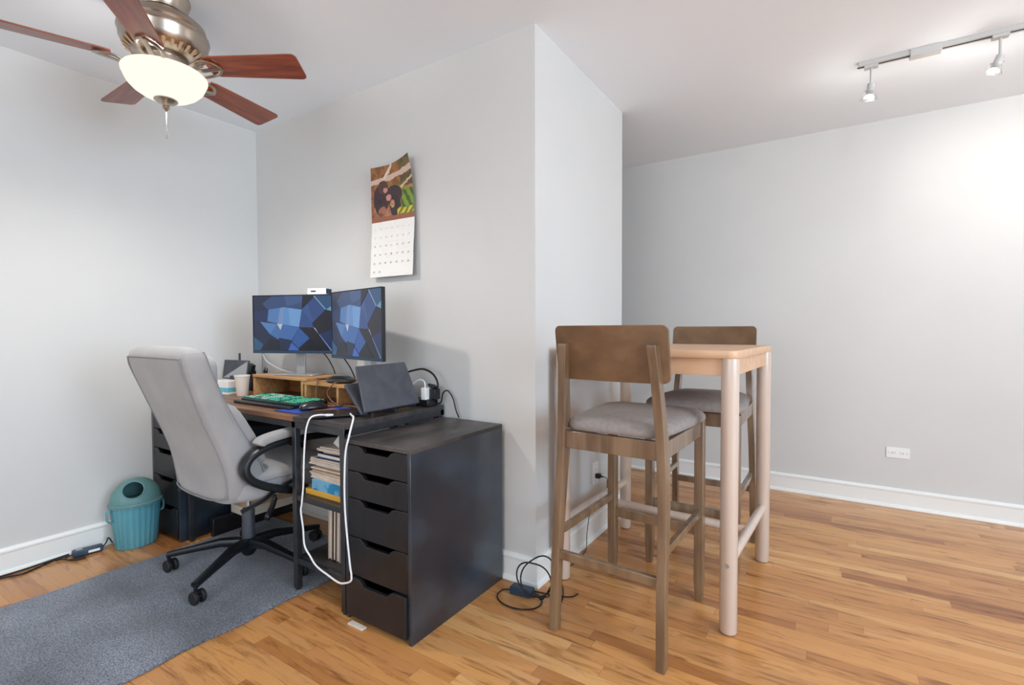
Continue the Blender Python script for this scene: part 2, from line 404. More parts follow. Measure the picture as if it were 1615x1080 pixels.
# ------------------------------------------------------------------ rug
rg = MB(); ox = [-2.815, -1.895]; ys = [-1.3+.1*i for i in range(31)]
ring = []
top = []
for i, yv in enumerate(ys): top.append((ox[1]+.008*sin(i*1.7)+(.012 if i in (16, 17) else 0), yv))
for i, yv in enumerate(reversed(ys)): top.append((ox[0]+.005*sin(i*2.1), yv))
rg.prism([(x, y, .0005) for x, y in top], (0, 0, .009))
tag(rg.build('carpet_runner', 'carpet', bevel=.003, smooth=False), 'long grey carpet runner lying on the wood floor under the office chair', 'rug')

# ------------------------------------------------------------------ drawer units
def drawer_unit(label, x0, x1, y0, y1, h, open_last, group):
    t = thing('drawer_unit', label, 'drawer unit', ((x0+x1)/2, y0, 0), 0, group); W = (x1-x0)/2; D = y1-y0
    b = MB()
    b.use('cabinet_scuffed_cool_lit')
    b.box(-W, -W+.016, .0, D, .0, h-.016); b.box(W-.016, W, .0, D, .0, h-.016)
    b.use('cabinet_top_warm_lit').box(-W, W, -.002, D, h-.016, h)
    b.use('cabinet_black'); b.box(-W+.016, W-.016, .03, D-.01, .012, .03); b.box(-W+.016, W-.016, D-.01, D, .012, h-.016)
    b.build('carcass', None, t, bevel=.0012)
    zs = [h-.017, .585, .479, .329, .177, .02]
    for k in range(5):
        z1, z0 = zs[k]-.002, zs[k+1]+.002; pull = open_last if k == 4 else 0
        X = W-.018
        c = -.0; cw = .16/.347*W
        poly = [(-X, z0), (X, z0), (X, z1), (c+.096, z1), (c+.078, z1-.007), (c+.062, z1-.023), (c-.062, z1-.023), (c-.078, z1-.007), (c-.096, z1), (-X, z1)]
        f = MB(); f.prism([(x, -.0-pull, z) for x, z in poly], (0, .017, 0))
        # drawer box behind the front
        f.box(-X+.012, -X+.024, .017-pull, D-.05, z0+.01, z1-.035); f.box(X-.024, X-.012, .017-pull, D-.05, z0+.01, z1-.035)
        f.box(-X+.012, X-.012, .017-pull, D-.05, z0+.008, z0+.014); f.box(-X+.012, X-.012, D-.06, D-.05, z0+.01, z1-.035)
        f.build('drawer', 'cabinet_black', t, bevel=.0015)
    return t
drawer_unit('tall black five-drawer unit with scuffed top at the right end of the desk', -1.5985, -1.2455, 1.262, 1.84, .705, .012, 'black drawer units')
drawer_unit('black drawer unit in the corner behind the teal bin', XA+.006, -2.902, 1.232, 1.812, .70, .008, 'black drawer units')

# ------------------------------------------------------------------ desk
DX0, DX1, DY0, DY1, DZ = -3.205, -1.6, 1.262, 1.855, .762
dk = thing('computer_desk', 'walnut and black metal computer desk with an open shelf end', 'desk')
MB().box(DX0, -1.935, DY0-.002, DY1, DZ-.022, DZ).build('desktop', 'walnut_top', dk, bevel=.002)
MB().box(-1.933, DX1, DY0, DY1, DZ-.022, DZ).build('side_top', 'rustic_dark', dk, bevel=.002)
lw = .026
for (x, y) in ((-2.887, DY0), (-2.887, DY1-.03), (-1.945, DY0), (-1.945, DY1-.03), (DX1-.03, DY0), (DX1-.03, DY1-.03)):
    zf = .0097 if -1.96 < x < -1.9 and y < 1.7 else 0
    b = MB().box(x, x+lw, y, y+lw, zf+.008, DZ-.022); b.cyl((x+lw/2, y+lw/2, zf), (x+lw/2, y+lw/2, zf+.01), .012)
    b.build('leg', 'black_metal', dk, bevel=.002)
b = MB()
b.box(DX0, DX1, DY0, DY0+.026, DZ-.05, DZ-.022); b.box(DX0, DX1, DY1-.026, DY1, DZ-.05, DZ-.022)
b.box(DX0, DX0+.026, DY0, DY1, DZ-.05, DZ-.022); b.box(DX1-.028, DX1, DY0, DY1, DZ-.052, DZ-.0215); b.box(-1.945, -1.919, DY0, DY1, DZ-.05, DZ-.022)
b.build('top_frame', 'black_metal', dk, bevel=.002)
for z in (.425, .15):
    b = MB(); b.box(-1.925, -1.62, DY0+.004, DY0+.024, z-.024, z); b.box(-1.925, -1.62, DY1-.028, DY1-.008, z-.024, z)
    b.box(-1.94, -1.924, DY0+.02, DY1-.02, z-.024, z); b.box(DX1-.025, DX1-.008, DY0+.02, DY1-.02, z-.024, z)
    b.build('shelf_frame', 'black_metal', dk, bevel=.0015)
    MB().box(-1.925, -1.62, DY0+.024, DY1-.028, z-.014, z+.001).build('shelf', 'rustic_dark', dk)
b = MB(); b.sweep([(DX1-.012, DY0+.25, DZ-.05), (-1.7, 1.82, DZ-.2)], .008, n=4); b.sweep([(DX1-.012, DY0+.35, DZ-.05), (-1.72, 1.83, DZ-.32)], .008, n=4)
b.sweep([(-1.62, 1.835, DZ-.05), (-1.9, 1.835, .43)], .009, n=4); b.sweep([(-1.9, 1.835, DZ-.05), (-1.62, 1.835, .43)], .009, n=4)
b.build('cross_brace', 'black_metal', dk)
b = MB()
for z in (DZ-.045, DZ-.08):
    b.cyl((DX1-.001, DY0+.014, z), (DX1+.003, DY0+.014, z), .005, n=12)
b.box(DX1-.03, DX1-.0005, DY0-.0015, DY0+.03, DZ-.1, DZ-.02)
b.build('corner_bracket', 'black_metal', dk, bevel=.001)

# under-desk storage on the left: low black box and the stack of papers leaning over it
tag(MB().box(-2.856, -2.82, 1.36, 1.82, 0, .10).build('storage_box', 'cabinet_black', bevel=.003),
    'low black storage box on the floor under the desk by the corner drawer unit', 'box')
cols = [('paper', .0), ('kraft', 0), ('paper', 0), ('navy', 0), ('paper', 0), ('pouch_lilac', 0), ('paper', 0), ('kraft', 0), ('black_plastic', 0), ('black_plastic', 0)]
heights = [.05, .04, .045, .02, .035, .018, .03, .02, .06, .05]
z = .101; r = random.Random(3)
lab = ['cream paper bundle at the bottom of the pile under the desk', 'tan folder second from the bottom of the pile under the desk', 'cream paper bundle third from the bottom of the pile under the desk',
       'navy folder in the lower half of the pile under the desk', 'cream papers just above the navy folder under the desk', 'purple folder in the middle of the pile under the desk',
       'cream papers just above the purple folder under the desk', 'tan folder above the purple one in the pile under the desk', 'black binder lying second from the top of the pile under the desk', 'black binder on top of the pile under the desk']
for (c, _), hh, lb in zip(cols, heights, lab):
    dx, dy = r.uniform(-.012, .012), r.uniform(-.02, .02)
    nm = 'binder' if 'binder' in lb else ('folder' if 'folder' in lb else 'paper_stack')
    o = MB().box(-.085, .085, -.17, .17, 0, hh-.001).build(nm, c, bevel=.003)
    o.location = (-2.764+dx, 1.64+dy, z); o.rotation_euler = (0, 0, r.uniform(-.05, .05)); z += hh
    tag(o, lb, nm.replace('_', ' '), 'papers piled under the desk')

# ------------------------------------------------------------------ shelf contents in the desk end
z = .4265
items = [('yellow_paper', .022, 'padded_envelope', 'yellow padded envelope lying at the bottom of the shelf pile', 'envelope', (.27, .34)),
         ('blue_plastic', .045, 'plastic_pouch', 'light blue clear plastic pack on the yellow envelope', 'pack', (.22, .3)),
         ('paper', .034, 'paper_stack', 'cream paper bundle lying directly on the light blue pack', 'papers', (.24, .3)),
         ('kraft', .006, 'folder', 'thin tan folder between cream bundles on the desk shelf', 'folder', (.22, .3)),
         ('paper', .05, 'paper_stack', 'thick cream paper bundle in the middle of the desk shelf pile', 'papers', (.23, .3)),
         ('navy', .005, 'folder', 'dark folder near the top of the desk shelf pile', 'folder', (.2, .29)),
         ('paper_white', .012, 'paper_stack', 'white papers lying on the dark folder on the desk shelf', 'papers', (.2, .28)),
         ('navy', .004, 'folder', 'thin dark folder over the white papers on the desk shelf', 'folder', (.2, .28)),
         ('paper', .03, 'paper_stack', 'cream papers highest in the desk shelf pile', 'papers', (.19, .27))]
r = random.Random(11); i = 0
for c, hh, nm, lb, cat, (wx, wy) in items:
    b = MB(); n = max(1, int(hh/.006)); zz = 0
    for k in range(n):
        dx, dy = (r.uniform(-.012, .012), r.uniform(-.012, .012)) if c in ('paper', 'paper_white') else (0, 0)
        th = hh/n; b.box(-wx/2+dx, wx/2+dx, -wy/2+dy, wy/2+dy, zz, zz+th*.96); zz += th
    o = b.build(nm, c, bevel=.001, smooth=False); o.location = (-1.622-wx/2+.0-.004, 1.30+wy/2+i*.003, z); z += hh
    o.location.x = -1.772 + (.27-wx)*.5*.6; o.rotation_euler = (0, 0, r.uniform(-.07, .07) if i > 1 else 0)
    tag(o, lb, cat, 'pile on the desk shelf'); i += 1
o = MB().prism([(-.05, 0, 0), (.06, .0, 0), (.02, .005, .07), (-.04, 0, .085)], (0, .003, 0)).build('loose_sheet', 'paper_white', smooth=False)
o.location = (-1.735, 1.34, z+.001); o.rotation_euler = (-.5, .25, -.2); tag(o, 'loose white sheet sticking up from the desk shelf pile', 'paper')
# standing notebooks on the low shelf
nb = [('paper', .022, .225, 'cream covered notebook standing leftmost on the low desk shelf'), ('black_plastic', .02, .243, 'black book standing between cream notebooks on the low desk shelf'),
      ('paper', .018, .235, 'thin cream notebook standing right of the black book'), ('silver_plastic', .01, .228, 'grey thin book standing on the low desk shelf'), ('paper', .05, .24, 'thick squared paper block standing at the right end of the low shelf')]
x = -1.80
for c, th, hh, lb in nb:
    b = MB().use('paper').box(.002, th-.002, .004, .208, .003, hh-.003); b.use(c).box(0, .002, 0, .21, 0, hh); b.box(th-.002, th, 0, .21, 0, hh); b.box(0, th, .205, .21, 0, hh)
    o = b.build('notebook', None, bevel=.0006, smooth=False); o.location = (x, 1.33, .1525); o.rotation_euler = (0, .03, 0); x += th+.006
    tag(o, lb, 'book', 'notebooks standing on the low desk shelf')

# ------------------------------------------------------------------ riser on the desk
rs = thing('monitor_riser', 'pale wood monitor riser with open cubbies on the desk', 'monitor riser')
MB().box(-2.76, -2.27, 1.555, 1.79, .866, .881).build('upper_shelf', 'pine', rs, bevel=.002)
MB().box(-2.30, -1.76, 1.56, 1.78, .848, .8655).build('lower_shelf', 'pine', rs, bevel=.002)
for x, z1 in ((-2.76, .866), (-2.315, .866), (-2.285, .848), (-2.03, .848), (-1.776, .848)):
    MB().box(x, x+.015, 1.558, 1.78, DZ+.0005, z1).build('upright', 'pine', rs, bevel=.0015)
MB().box(-2.745, -2.315, 1.77, 1.78, DZ+.0005, .866).build('back_panel', 'pine', rs)
MB().cyl((-2.68, 1.7695, .83), (-2.68, 1.764, .83), .006, n=12).build('screw_cap', 'steel', rs)

# ------------------------------------------------------------------ monitors
LW = [([(0, 0), (1, 0), (1, 1), (0, 1)], (30, 44, 76)),
 ([(125, 180), (590, 180), (580, 330), (390, 300), (215, 325), (150, 260)], (58, 84, 130)), ([(60, 180), (260, 180), (150, 260), (60, 300)], (36, 48, 78)),
 ([(390, 175), (590, 175), (582, 250), (420, 290)], (72, 100, 150)),
 ([(220, 325), (390, 300), (375, 480), (310, 475), (205, 450)], (92, 136, 198)), ([(345, 310), (390, 300), (375, 480), (318, 475)], (128, 160, 208)),
 ([(390, 300), (580, 330), (548, 515), (375, 485)], (104, 156, 218)), ([(440, 308), (580, 330), (548, 515), (450, 497)], (122, 172, 228)),
 ([(125, 455), (310, 480), (350, 555), (325, 650), (230, 590)], (76, 120, 184)), ([(125, 455), (310, 480), (235, 588)], (92, 138, 200)),
 ([(310, 478), (375, 480), (350, 550)], (206, 214, 228)), ([(370, 485), (548, 520), (470, 655), (330, 630), (345, 555)], (70, 116, 184)),
 ([(580, 325), (720, 190), (830, 330), (690, 470)], (66, 96, 156)), ([(640, 268), (720, 190), (830, 330), (700, 440)], (56, 84, 142)),
 ([(580, 325), (690, 470), (700, 520), (548, 515)], (56, 86, 146)), ([(548, 520), (660, 635), (540, 740), (470, 670)], (52, 98, 170)),
 ([(548, 515), (700, 525), (760, 600), (900, 760), (780, 760), (660, 635)], (24, 26, 38)),
 ([(690, 470), (830, 335), (905, 350), (905, 560), (760, 590)], (32, 34, 48)), ([(710, 180), (905, 180), (905, 290), (830, 330)], (52, 92, 134)),
 ([(705, 185), (716, 182), (832, 322), (826, 330)], (150, 180, 205)), ([(700, 515), (722, 530), (758, 592)], (206, 216, 232)),
 ([(760, 590), (905, 540), (905, 770), (890, 770)], (30, 52, 98)), ([(758, 592), (766, 592), (898, 770), (884, 770)], (120, 160, 214)),
 ([(835, 330), (905, 285), (905, 350)], (112, 166, 200)), ([(430, 765), (465, 680), (545, 755), (540, 765)], (62, 112, 206)),
 ([(590, 180), (705, 185), (580, 320)], (28, 32, 48)), ([(60, 350), (220, 325), (205, 450), (60, 440)], (34, 52, 98)),
 ([(50, 620), (160, 700), (130, 765), (50, 765)], (52, 94, 134)), ([(130, 765), (235, 640), (325, 655), (345, 765)], (24, 30, 44)),
 ([(345, 765), (330, 635), (470, 655), (430, 765)], (28, 44, 76)), ([(540, 745), (660, 637), (780, 765), (545, 765)], (22, 26, 40))]
def monitor(name_label, P, Q, z0, z1, wide=1.0, stand=None, cat='monitor'):
    P, Q = Vector((*P, 0)), Vector((*Q, 0)); W = (Q-P).length; ang = math.atan2((Q-P).y, (Q-P).x)
    t = thing('computer_monitor', name_label, 'monitor', (P.x, P.y, z0), ang, 'desk monitors')   # local x along the screen, -y faces the viewer
    Hh = z1-z0
    b = MB().box(0, W, 0, .018, 0, Hh); b.box(W*.15, W*.85, .018, .04, Hh*.12, Hh*.8); b.build('housing', 'black_plastic', t, bevel=.003)
    b = MB(); b.box(0, .004, -.0025, .001, 0, Hh); b.box(W-.004, W, -.0025, .001, 0, Hh); b.box(0, W, -.0025, .001, Hh-.004, Hh); b.build('bezel', 'black_plastic', t)
    MB().box(0, W, -.004, .002, 0, .014).build('chin', 'blue_black', t, bevel=.001)
    fs = []
    for k, (poly, c) in enumerate(LW):
        pts = []
        for (u, v) in poly:
            if k: u, v = (u-55)/850, (v-178)/590
            u = min(max(u, 0), 1); v = min(max(v, 0), 1)
            pts.append((.005+u*(W-.01), -.0006-k*.00004, .015+(1-v)*(Hh-.02)))
        fs.append((pts, c))
    mesh_col('screen', fs, 'screen_picture', t)
    sx, sd, zb = stand
    b = MB().box(W*sx-.028, W*sx+.028, .05, .062, zb-z0+.004, Hh*.4); b.build('stand_neck', 'silver_plastic', t, bevel=.003)
    MB().box(W*sx-.04, W*sx+.04, .03, .06, Hh*.25, Hh*.5).build('mount', 'black_plastic', t, bevel=.003)
    MB().box(W*sx-sd, W*sx+sd, -.02, .10, zb-z0, zb-z0+.007).build('stand_base', 'silver_plastic', t, bevel=.003)
    return t
monitor('left monitor with blue polygon wallpaper near the room corner', (-2.70, 1.53), (-2.245, 1.712), 1.003, 1.322, stand=(.52, .12, .8815))
monitor('right monitor with blue polygon wallpaper, in front of the calendar side', (-2.195, 1.662), (-1.703, 1.557), .985, 1.325, stand=(.66, .085, .866))
o = MB().use('plastic_white').box(-.055, .055, -.028, .028, 0, .032).use('navy').box(.0552, .056, -.026, .026, .002, .030).use('slot_dark').box(-.035, -.005, -.0286, -.028, .012, .020).build('small_box', None, bevel=.002)
o.location = (-2.345, 1.70, 1.3225); o.rotation_euler = (0, 0, .38); tag(o, 'small white box balanced on top of the left monitor', 'box')

# ------------------------------------------------------------------ things on the desk
kb = thing('keyboard', 'black gaming keyboard with green backlit keys on the desk', 'keyboard', (-2.315, 1.355, DZ+.001), .0)
MB().prism([(-.24, -.015, 0), (.24, -.015, 0), (.235, .19, 0), (-.235, .19, 0)], (0, 0, .006)).prism([(-.235, .02, .006), (.235, .02, .006), (.235, .19, .006), (-.235, .19, .006)], (0, 0, .014)).build('keyboard_base', 'black_plastic', kb, bevel=.004)
MB().prism([(-.24, -.018, .002), (.24, -.018, .002), (.24, .015, .002), (-.24, .015, .002)], (0, 0, .012)).build('palm_rest', 'black_plastic', kb, bevel=.005)
fs = []; r = random.Random(5)
for j in range(6):
    for i in range(21):
        if i in (14, ) : continue
        x0 = -.228+i*.0218; y0 = .028+j*.0262; c = (70+r.randint(-20, 30), 214+r.randint(-20, 20), 172+r.randint(-15, 15)) if r.random() > .25 else (32, 120, 100)
        if i < 9 and r.random() < .55: c = (214, 228, 224)
        x1, y1, z0, z1 = x0+.0185, y0+.0215, .0202, .0275; e = .002
        lo = [(x0, y0, z0), (x1, y0, z0), (x1, y1, z0), (x0, y1, z0)]; hi = [(x0+e, y0+e, z1), (x1-e, y0+e, z1), (x1-e, y1-e, z1), (x0+e, y1-e, z1)]
        fs.append((hi, c))
        for k in range(4): fs.append(([lo[k], lo[(k+1) % 4], hi[(k+1) % 4], hi[k]], (24, 70, 60)))
kk = mesh_col('keys', fs, 'key_glow', kb); kk['kind'] = 'stuff'

ms = thing('computer_mouse', 'black computer mouse lying on the blue picture mat', 'mouse', (-1.995, 1.405, DZ+.005), -.35)
rings = []
for y, w, h in ((-.062, .012, .012), (-.055, .026, .024), (-.03, .034, .036), (0, .034, .041), (.03, .031, .034), (.055, .026, .022), (.064, .014, .01)):
    rings.append([(w*cos(PI*k/12), y, .002+h*sin(PI*k/12)) for k in range(13)])
MB().loft(rings, close=True).build('mouse_body', 'mouse_black', ms, sub=1)
MB().cyl((-.004, .035, .034), (.004, .035, .034), .009, n=14).build('scroll_wheel', 'rubber_dark', ms)
MB().sweep(smooth_path([(0, .064, .006), (.02, .11, .004), (-.02, .15, .004), (.03, .19, .004)]), .0022, n=6).build('cord', 'black_cable', ms)
# printed mat with picture colours
fs = []
pal = [(40, 84, 190), (30, 60, 160), (190, 110, 60), (60, 110, 210), (30, 34, 60)]
gx, gy = 14, 12
for i in range(gx):
    for j in range(gy):
        u, v = i/gx, j/gy; c = pal[0] if (sin(u*7+v*3)+cos(v*9-u*4)) > -.4 else pal[1]
        if (u-.62)**2+(v-.45)**2 < .05: c = (196, 128, 84)
        if (u-.3)**2*2+(v-.8)**2 < .03: c = (200, 120, 70)
        x0, x1, y0, y1 = -2.13+.31*i/gx, -2.13+.31*(i+1)/gx, 1.30+.23*j/gy, 1.30+.23*(j+1)/gy
        fs.append(([(x0, y0, DZ+.004), (x1, y0, DZ+.004), (x1, y1, DZ+.004), (x0, y1, DZ+.004)], c))
mp = thing('mouse_mat', 'thin blue picture mouse mat under the black mouse', 'mouse mat')
MB().box(-2.13, -1.82, 1.30, 1.53, DZ+.0005, DZ+.0038).build('mat_base', 'navy', mp)
mesh_col('mat_print', fs, 'printed_pad', mp)
tb = thing('tablet', 'black tablet lying at the desk edge with a white cable plugged in', 'tablet', (-1.81, 1.365, DZ+.0048), -.55)
MB().box(-.085, .085, -.12, .12, 0, .008).build('tablet_body', 'black_plastic', tb, bevel=.003)
MB().box(-.078, .078, -.112, .112, .008, .0086).build('tablet_screen', 'mouse_black', tb)
# long white charging cable hanging in a loop from the desk edge
pth = [(-1.755, 1.30, .777), (-1.765, 1.27, .782), (-1.782, 1.243, .774), (-1.793, 1.232, .74), (-1.80, 1.228, .69), (-1.806, 1.225, .60), (-1.812, 1.225, .50), (-1.823, 1.224, .42), (-1.828, 1.223, .385), (-1.815, 1.223, .32), (-1.805, 1.222, .25), (-1.77, 1.222, .215), (-1.725, 1.22, .185), (-1.65, 1.219, .168), (-1.59, 1.218, .158), (-1.555, 1.218, .164), (-1.518, 1.218, .182), (-1.512, 1.218, .205), (-1.522, 1.218, .26), (-1.545, 1.218, .46), (-1.54, 1.218, .65), (-1.525, 1.225, .73), (-1.545, 1.262, .79), (-1.60, 1.30, .79), (-1.64, 1.325, .79)]
c = thing('charging_cable', 'long white charging cable looping down from the tablet in front of the shelves', 'cable')
MB().sweep(smooth_path(pth, 8), .0036, n=8).build('cord', 'white_cable', c)
MB().cyl((-1.745, 1.322, .775), (-1.757, 1.295, .778), .0055, n=12).build('connector', 'white_cable', c)

# laptop standing half open at the right end of the desk
lt = thing('laptop', 'dark grey laptop standing tilted on edge at the right desk end', 'laptop')
def quad_slab(P, th, nrm, name, m_, par, bev=.004):
    e = Vector(nrm).normalized()*th; MB().prism(P, e).build(name, m_, par, bevel=bev)
A, B = Vector((-1.612, 1.375, .790)), Vector((-1.612, 1.700, .790))
up_ = Vector((-.075, -.03, .19))
upB = Vector((-.075, -.02, .19)); up_ = Vector((-.065, .012, .188))
quad_slab([A, B, B+upB, A+up_], .010, (-.93, 0, -.37), 'lid', 'laptop_grey', lt)
A2, B2 = A+Vector((-.018, 0, -.006)), B+Vector((-.018, 0, -.006)); up3 = Vector((-.10, -.005, .118))
quad_slab([A2, B2, B2+up3, A2+up3], .013, (-.7, 0, -.65), 'keyboard_deck', 'laptop_grey', lt)
MB().cyl(A+Vector((-.012, .03, -.004)), B+Vector((-.012, -.03, -.004)), .007).build('hinge', 'black_plastic', lt)
st = thing('laptop_stand', 'black metal stand holding the tilted laptop', 'laptop stand')
b = MB()
for y in (1.41, 1.54):
    b.sweep([(-1.606, y, .785), (-1.606, y, .772), (-1.66, y, .770), (-1.705, y, .770)], .005, n=6); b.sweep([(-1.70, y, .770), (-1.672, y, .83)], .005, n=6)
b.sweep([(-1.705, 1.41, .770), (-1.705, 1.54, .770)], .005, n=6)
b.build('stand_frame', 'black_metal', st)

# black cable box and white charger behind the laptop
o = thing('cable_box', 'black power box behind the laptop with a white charger plugged in', 'power strip', (-1.70, 1.79, DZ+.001), 0)
MB().box(-.11, .085, -.035, .035, 0, .03).build('strip_body', 'black_plastic', o, bevel=.004)
for q in (-.06, -.01, .045): MB().box(q-.006, q+.006, -.012, .012, .03, .0306).build('socket', 'slot_dark', o)
ch = thing('charger', 'white cube charger with a white cord beside the laptop', 'charger', (-1.640, 1.765, DZ+.0325), .15)
MB().box(-.014, .014, -.016, .016, 0, .058).build('charger_body', 'plastic_white', ch, bevel=.003)
MB().sweep(smooth_path([(0, 0, .058), (-.004, 0, .085), (-.03, 0, .095), (-.06, 0, .08), (-.09, 0, .05)]), .003, n=8).build('cord', 'white_cable', ch)
pl = thing('power_plug', 'black plug lying on the power box behind the laptop', 'plug', (-1.61, 1.80, DZ+.033))
MB().box(-.016, .016, -.02, .02, 0, .05).sweep([(0, 0, .05), (-.01, 0, .06), (-.04, 0, .07)], [.02, .018, .008], [.014, .012, .005]).build('plug_body', 'black_plastic', pl, bevel=.004)
tag(MB().sweep(smooth_path([(-1.80, 1.80, .915), (-1.74, 1.80, .93), (-1.68, 1.80, .937), (-1.62, 1.80, .915), (-1.59, 1.80, .87), (-1.60, 1.80, .82), (-1.615, 1.82, .772)]), .005, n=8).build('power_cable', 'black_cable'), 'thick black cable arching up beside the laptop against the wall', 'cable')
tag(MB().sweep(smooth_path([(-1.66, 1.83, .768), (-1.60, 1.83, .775), (-1.585, 1.83, .82), (-1.565, 1.84, .835), (-1.535, 1.845, .80), (-1.515, 1.845, .74), (-1.50, 1.848, .709)]), .0035, n=8).build('power_cable', 'black_cable'), 'thin black cable curling off the desk corner onto the drawer unit', 'cable')
# clutter on the lower riser shelf
rt_ = thing('router', 'flat black network router lying on the wood riser', 'router', (-2.075, 1.622, .8665), .1)
rings = []
for z, w, d in ((0, .075, .045), (.008, .092, .055), (.02, .085, .05), (.032, .05, .03)):
    rings.append([(w*cos(2*PI*k/28), d*sin(2*PI*k/28), z) for k in range(28)])
MB().loft(rings).build('router_body', 'mouse_black', rt_)
tag(MB().box(-.05, .05, -.02, .02, 0, .005).build('card', 'pale_pink', bevel=.001), 'pale pink card lying on the wood riser beside the router', 'card').location = (-1.80, 1.585, .867)
for k, (pts, m_, lb) in enumerate([
    ([(-2.26, 1.62, .875), (-2.2, 1.60, .878), (-2.13, 1.63, .884), (-2.08, 1.60, .878), (-2.02, 1.64, .882), (-2.1, 1.67, .884), (-2.2, 1.66, .878)], 'black_cable', 'black cable coiled on the riser next to the router'),
    ([(-2.24, 1.60, .872), (-2.19, 1.57, .874), (-2.165, 1.548, .868), (-2.165, 1.543, .80), (-2.15, 1.545, .770)], 'brown_cable', 'short tan cable hanging off the riser front, nearer the keyboard'),
    ([(-2.04, 1.60, .872), (-2.03, 1.555, .874), (-2.045, 1.538, .855), (-2.075, 1.54, .82), (-2.05, 1.545, .785), (-1.99, 1.54, .769)], 'brown_cable', 'curled tan cable hanging off the riser in front of the dark cubby'),
    ([(-2.2, 1.56, .768), (-2.1, 1.555, .77), (-2.0, 1.53, .768), (-1.93, 1.55, .769), (-1.86, 1.54, .768), (-1.76, 1.5, .768)], 'brown_cable', 'brown cable running along the desk below the riser'),
    ([(-2.45, 1.75, 1.04), (-2.40, 1.78, .98), (-2.36, 1.79, .92), (-2.34, 1.79, .885)], 'black_cable', 'black cable hanging behind the left monitor stand'),
    ([(-2.13, 1.68, .99), (-2.11, 1.71, .93), (-2.10, 1.73, .875)], 'black_cable', 'thin black cable hanging under the right monitor'),
    ([(-2.69, 1.575, 1.0), (-2.68, 1.60, .95), (-2.62, 1.66, .90), (-2.56, 1.72, .884)], 'white_cable', 'white cable hanging from the left corner of the left monitor')]):
    tag(MB().sweep(smooth_path(pts, 6), .0032 if m_ != 'white_cable' else .004, n=6).build('cable', m_), lb, 'cable')
# paper cup, tissue box and the odds and ends in the corner
cp = thing('paper_cup', 'plain cream paper cup on the desk beside the riser', 'cup', (-2.785, 1.51, DZ+.0005))
MB().lathe([(.027, 0), (.0275, .002), (.040, .112), (.0375, .112), (.0255, .004), (.001, .004)], n=32).build('cup_wall', 'cup_paper', cp)
MB().lathe([(.039, .109), (.0415, .110), (.0418, .113), (.0405, .1155), (.038, .114)], n=32, cap=False).build('rolled_rim', 'paper_white', cp)
tx = thing('tissue_box', 'white and teal box on the desk behind the chair', 'box', (-2.97, 1.52, DZ+.0005), .1)
MB().use('paper_white').box(-.09, .075, -.045, .045, 0, .075).use('teal_card').box(-.0905, .0755, -.0455, .0455, .012, .040).build('box_body', None, tx, bevel=.002)
sc = thing('desk_display', 'small dark tilted screen standing behind the office chair', 'screen', (-3.085, 1.615, DZ+.001), .12)
Mt = Matrix.Rotation(-.15, 4, 'X')
b = MB().box(-.11, .12, -.004, .006, .07, .185, Mt); b.build('screen_panel', 'laptop_grey', sc, bevel=.003)
MB().prism([(-.1, -.0045, .075), (.11, -.0045, .075), (.11, -.0045, .18)], (0, .0008, 0), Mt).build('screen_glass', 'silver_plastic', sc)
MB().prism([(-.04, -.03, 0), (.02, -.03, 0), (.03, .03, 0), (-.03, .03, 0)], (0, 0, .012)).box(-.02, .01, -.006, .012, .01, .09).build('screen_foot', 'laptop_grey', sc, bevel=.003)
tag(MB().cyl((-3.16, 1.70, DZ+.0005), (-3.16, 1.70, DZ+.012), .03).cyl((-3.16, 1.70, DZ+.01), (-3.16, 1.70, .985), .0065).box(-3.195, -3.165, 1.695, 1.705, .895, .903).build('antenna_post', 'laptop_grey'), 'thin grey upright post on the desk near the room corner', 'post')
tag(MB().cyl((-3.12, 1.83, DZ+.0005), (-3.12, 1.83, DZ+.012), .02).box(-3.128, -3.112, 1.825, 1.835, DZ+.01, .995).build('lamp_post', 'silver_plastic', smooth=True), 'slim silver post rising behind the left monitor', 'post')
tag(MB().box(-2.99, -2.955, 1.66, 1.69, DZ+.0005, .885).prism([(-3.005, 1.65, .885), (-2.955, 1.65, .868), (-2.94, 1.65, .918), (-2.985, 1.65, .93)], (0, .03, 0)).build('webcam', 'black_plastic', bevel=.003), 'small black webcam on a short stem beside the paper cup', 'camera')
o = thing('pen_holder', 'low holder with short black pens behind the riser', 'pen holder', (-3.03, 1.79, DZ+.0005))
MB().lathe([(.03, 0), (.03, .085), (.027, .085), (.027, .003), (.001, .003)], n=24).build('holder_cup', 'black_plastic', o)
for k, (dx, hh) in enumerate(((-.02, .115), (-.008, .13), (.006, .11), (.018, .125))): MB().cyl((dx*.6, 0, .005), (dx, .004, hh), .0035, n=8).build('pen', 'black_plastic', o)

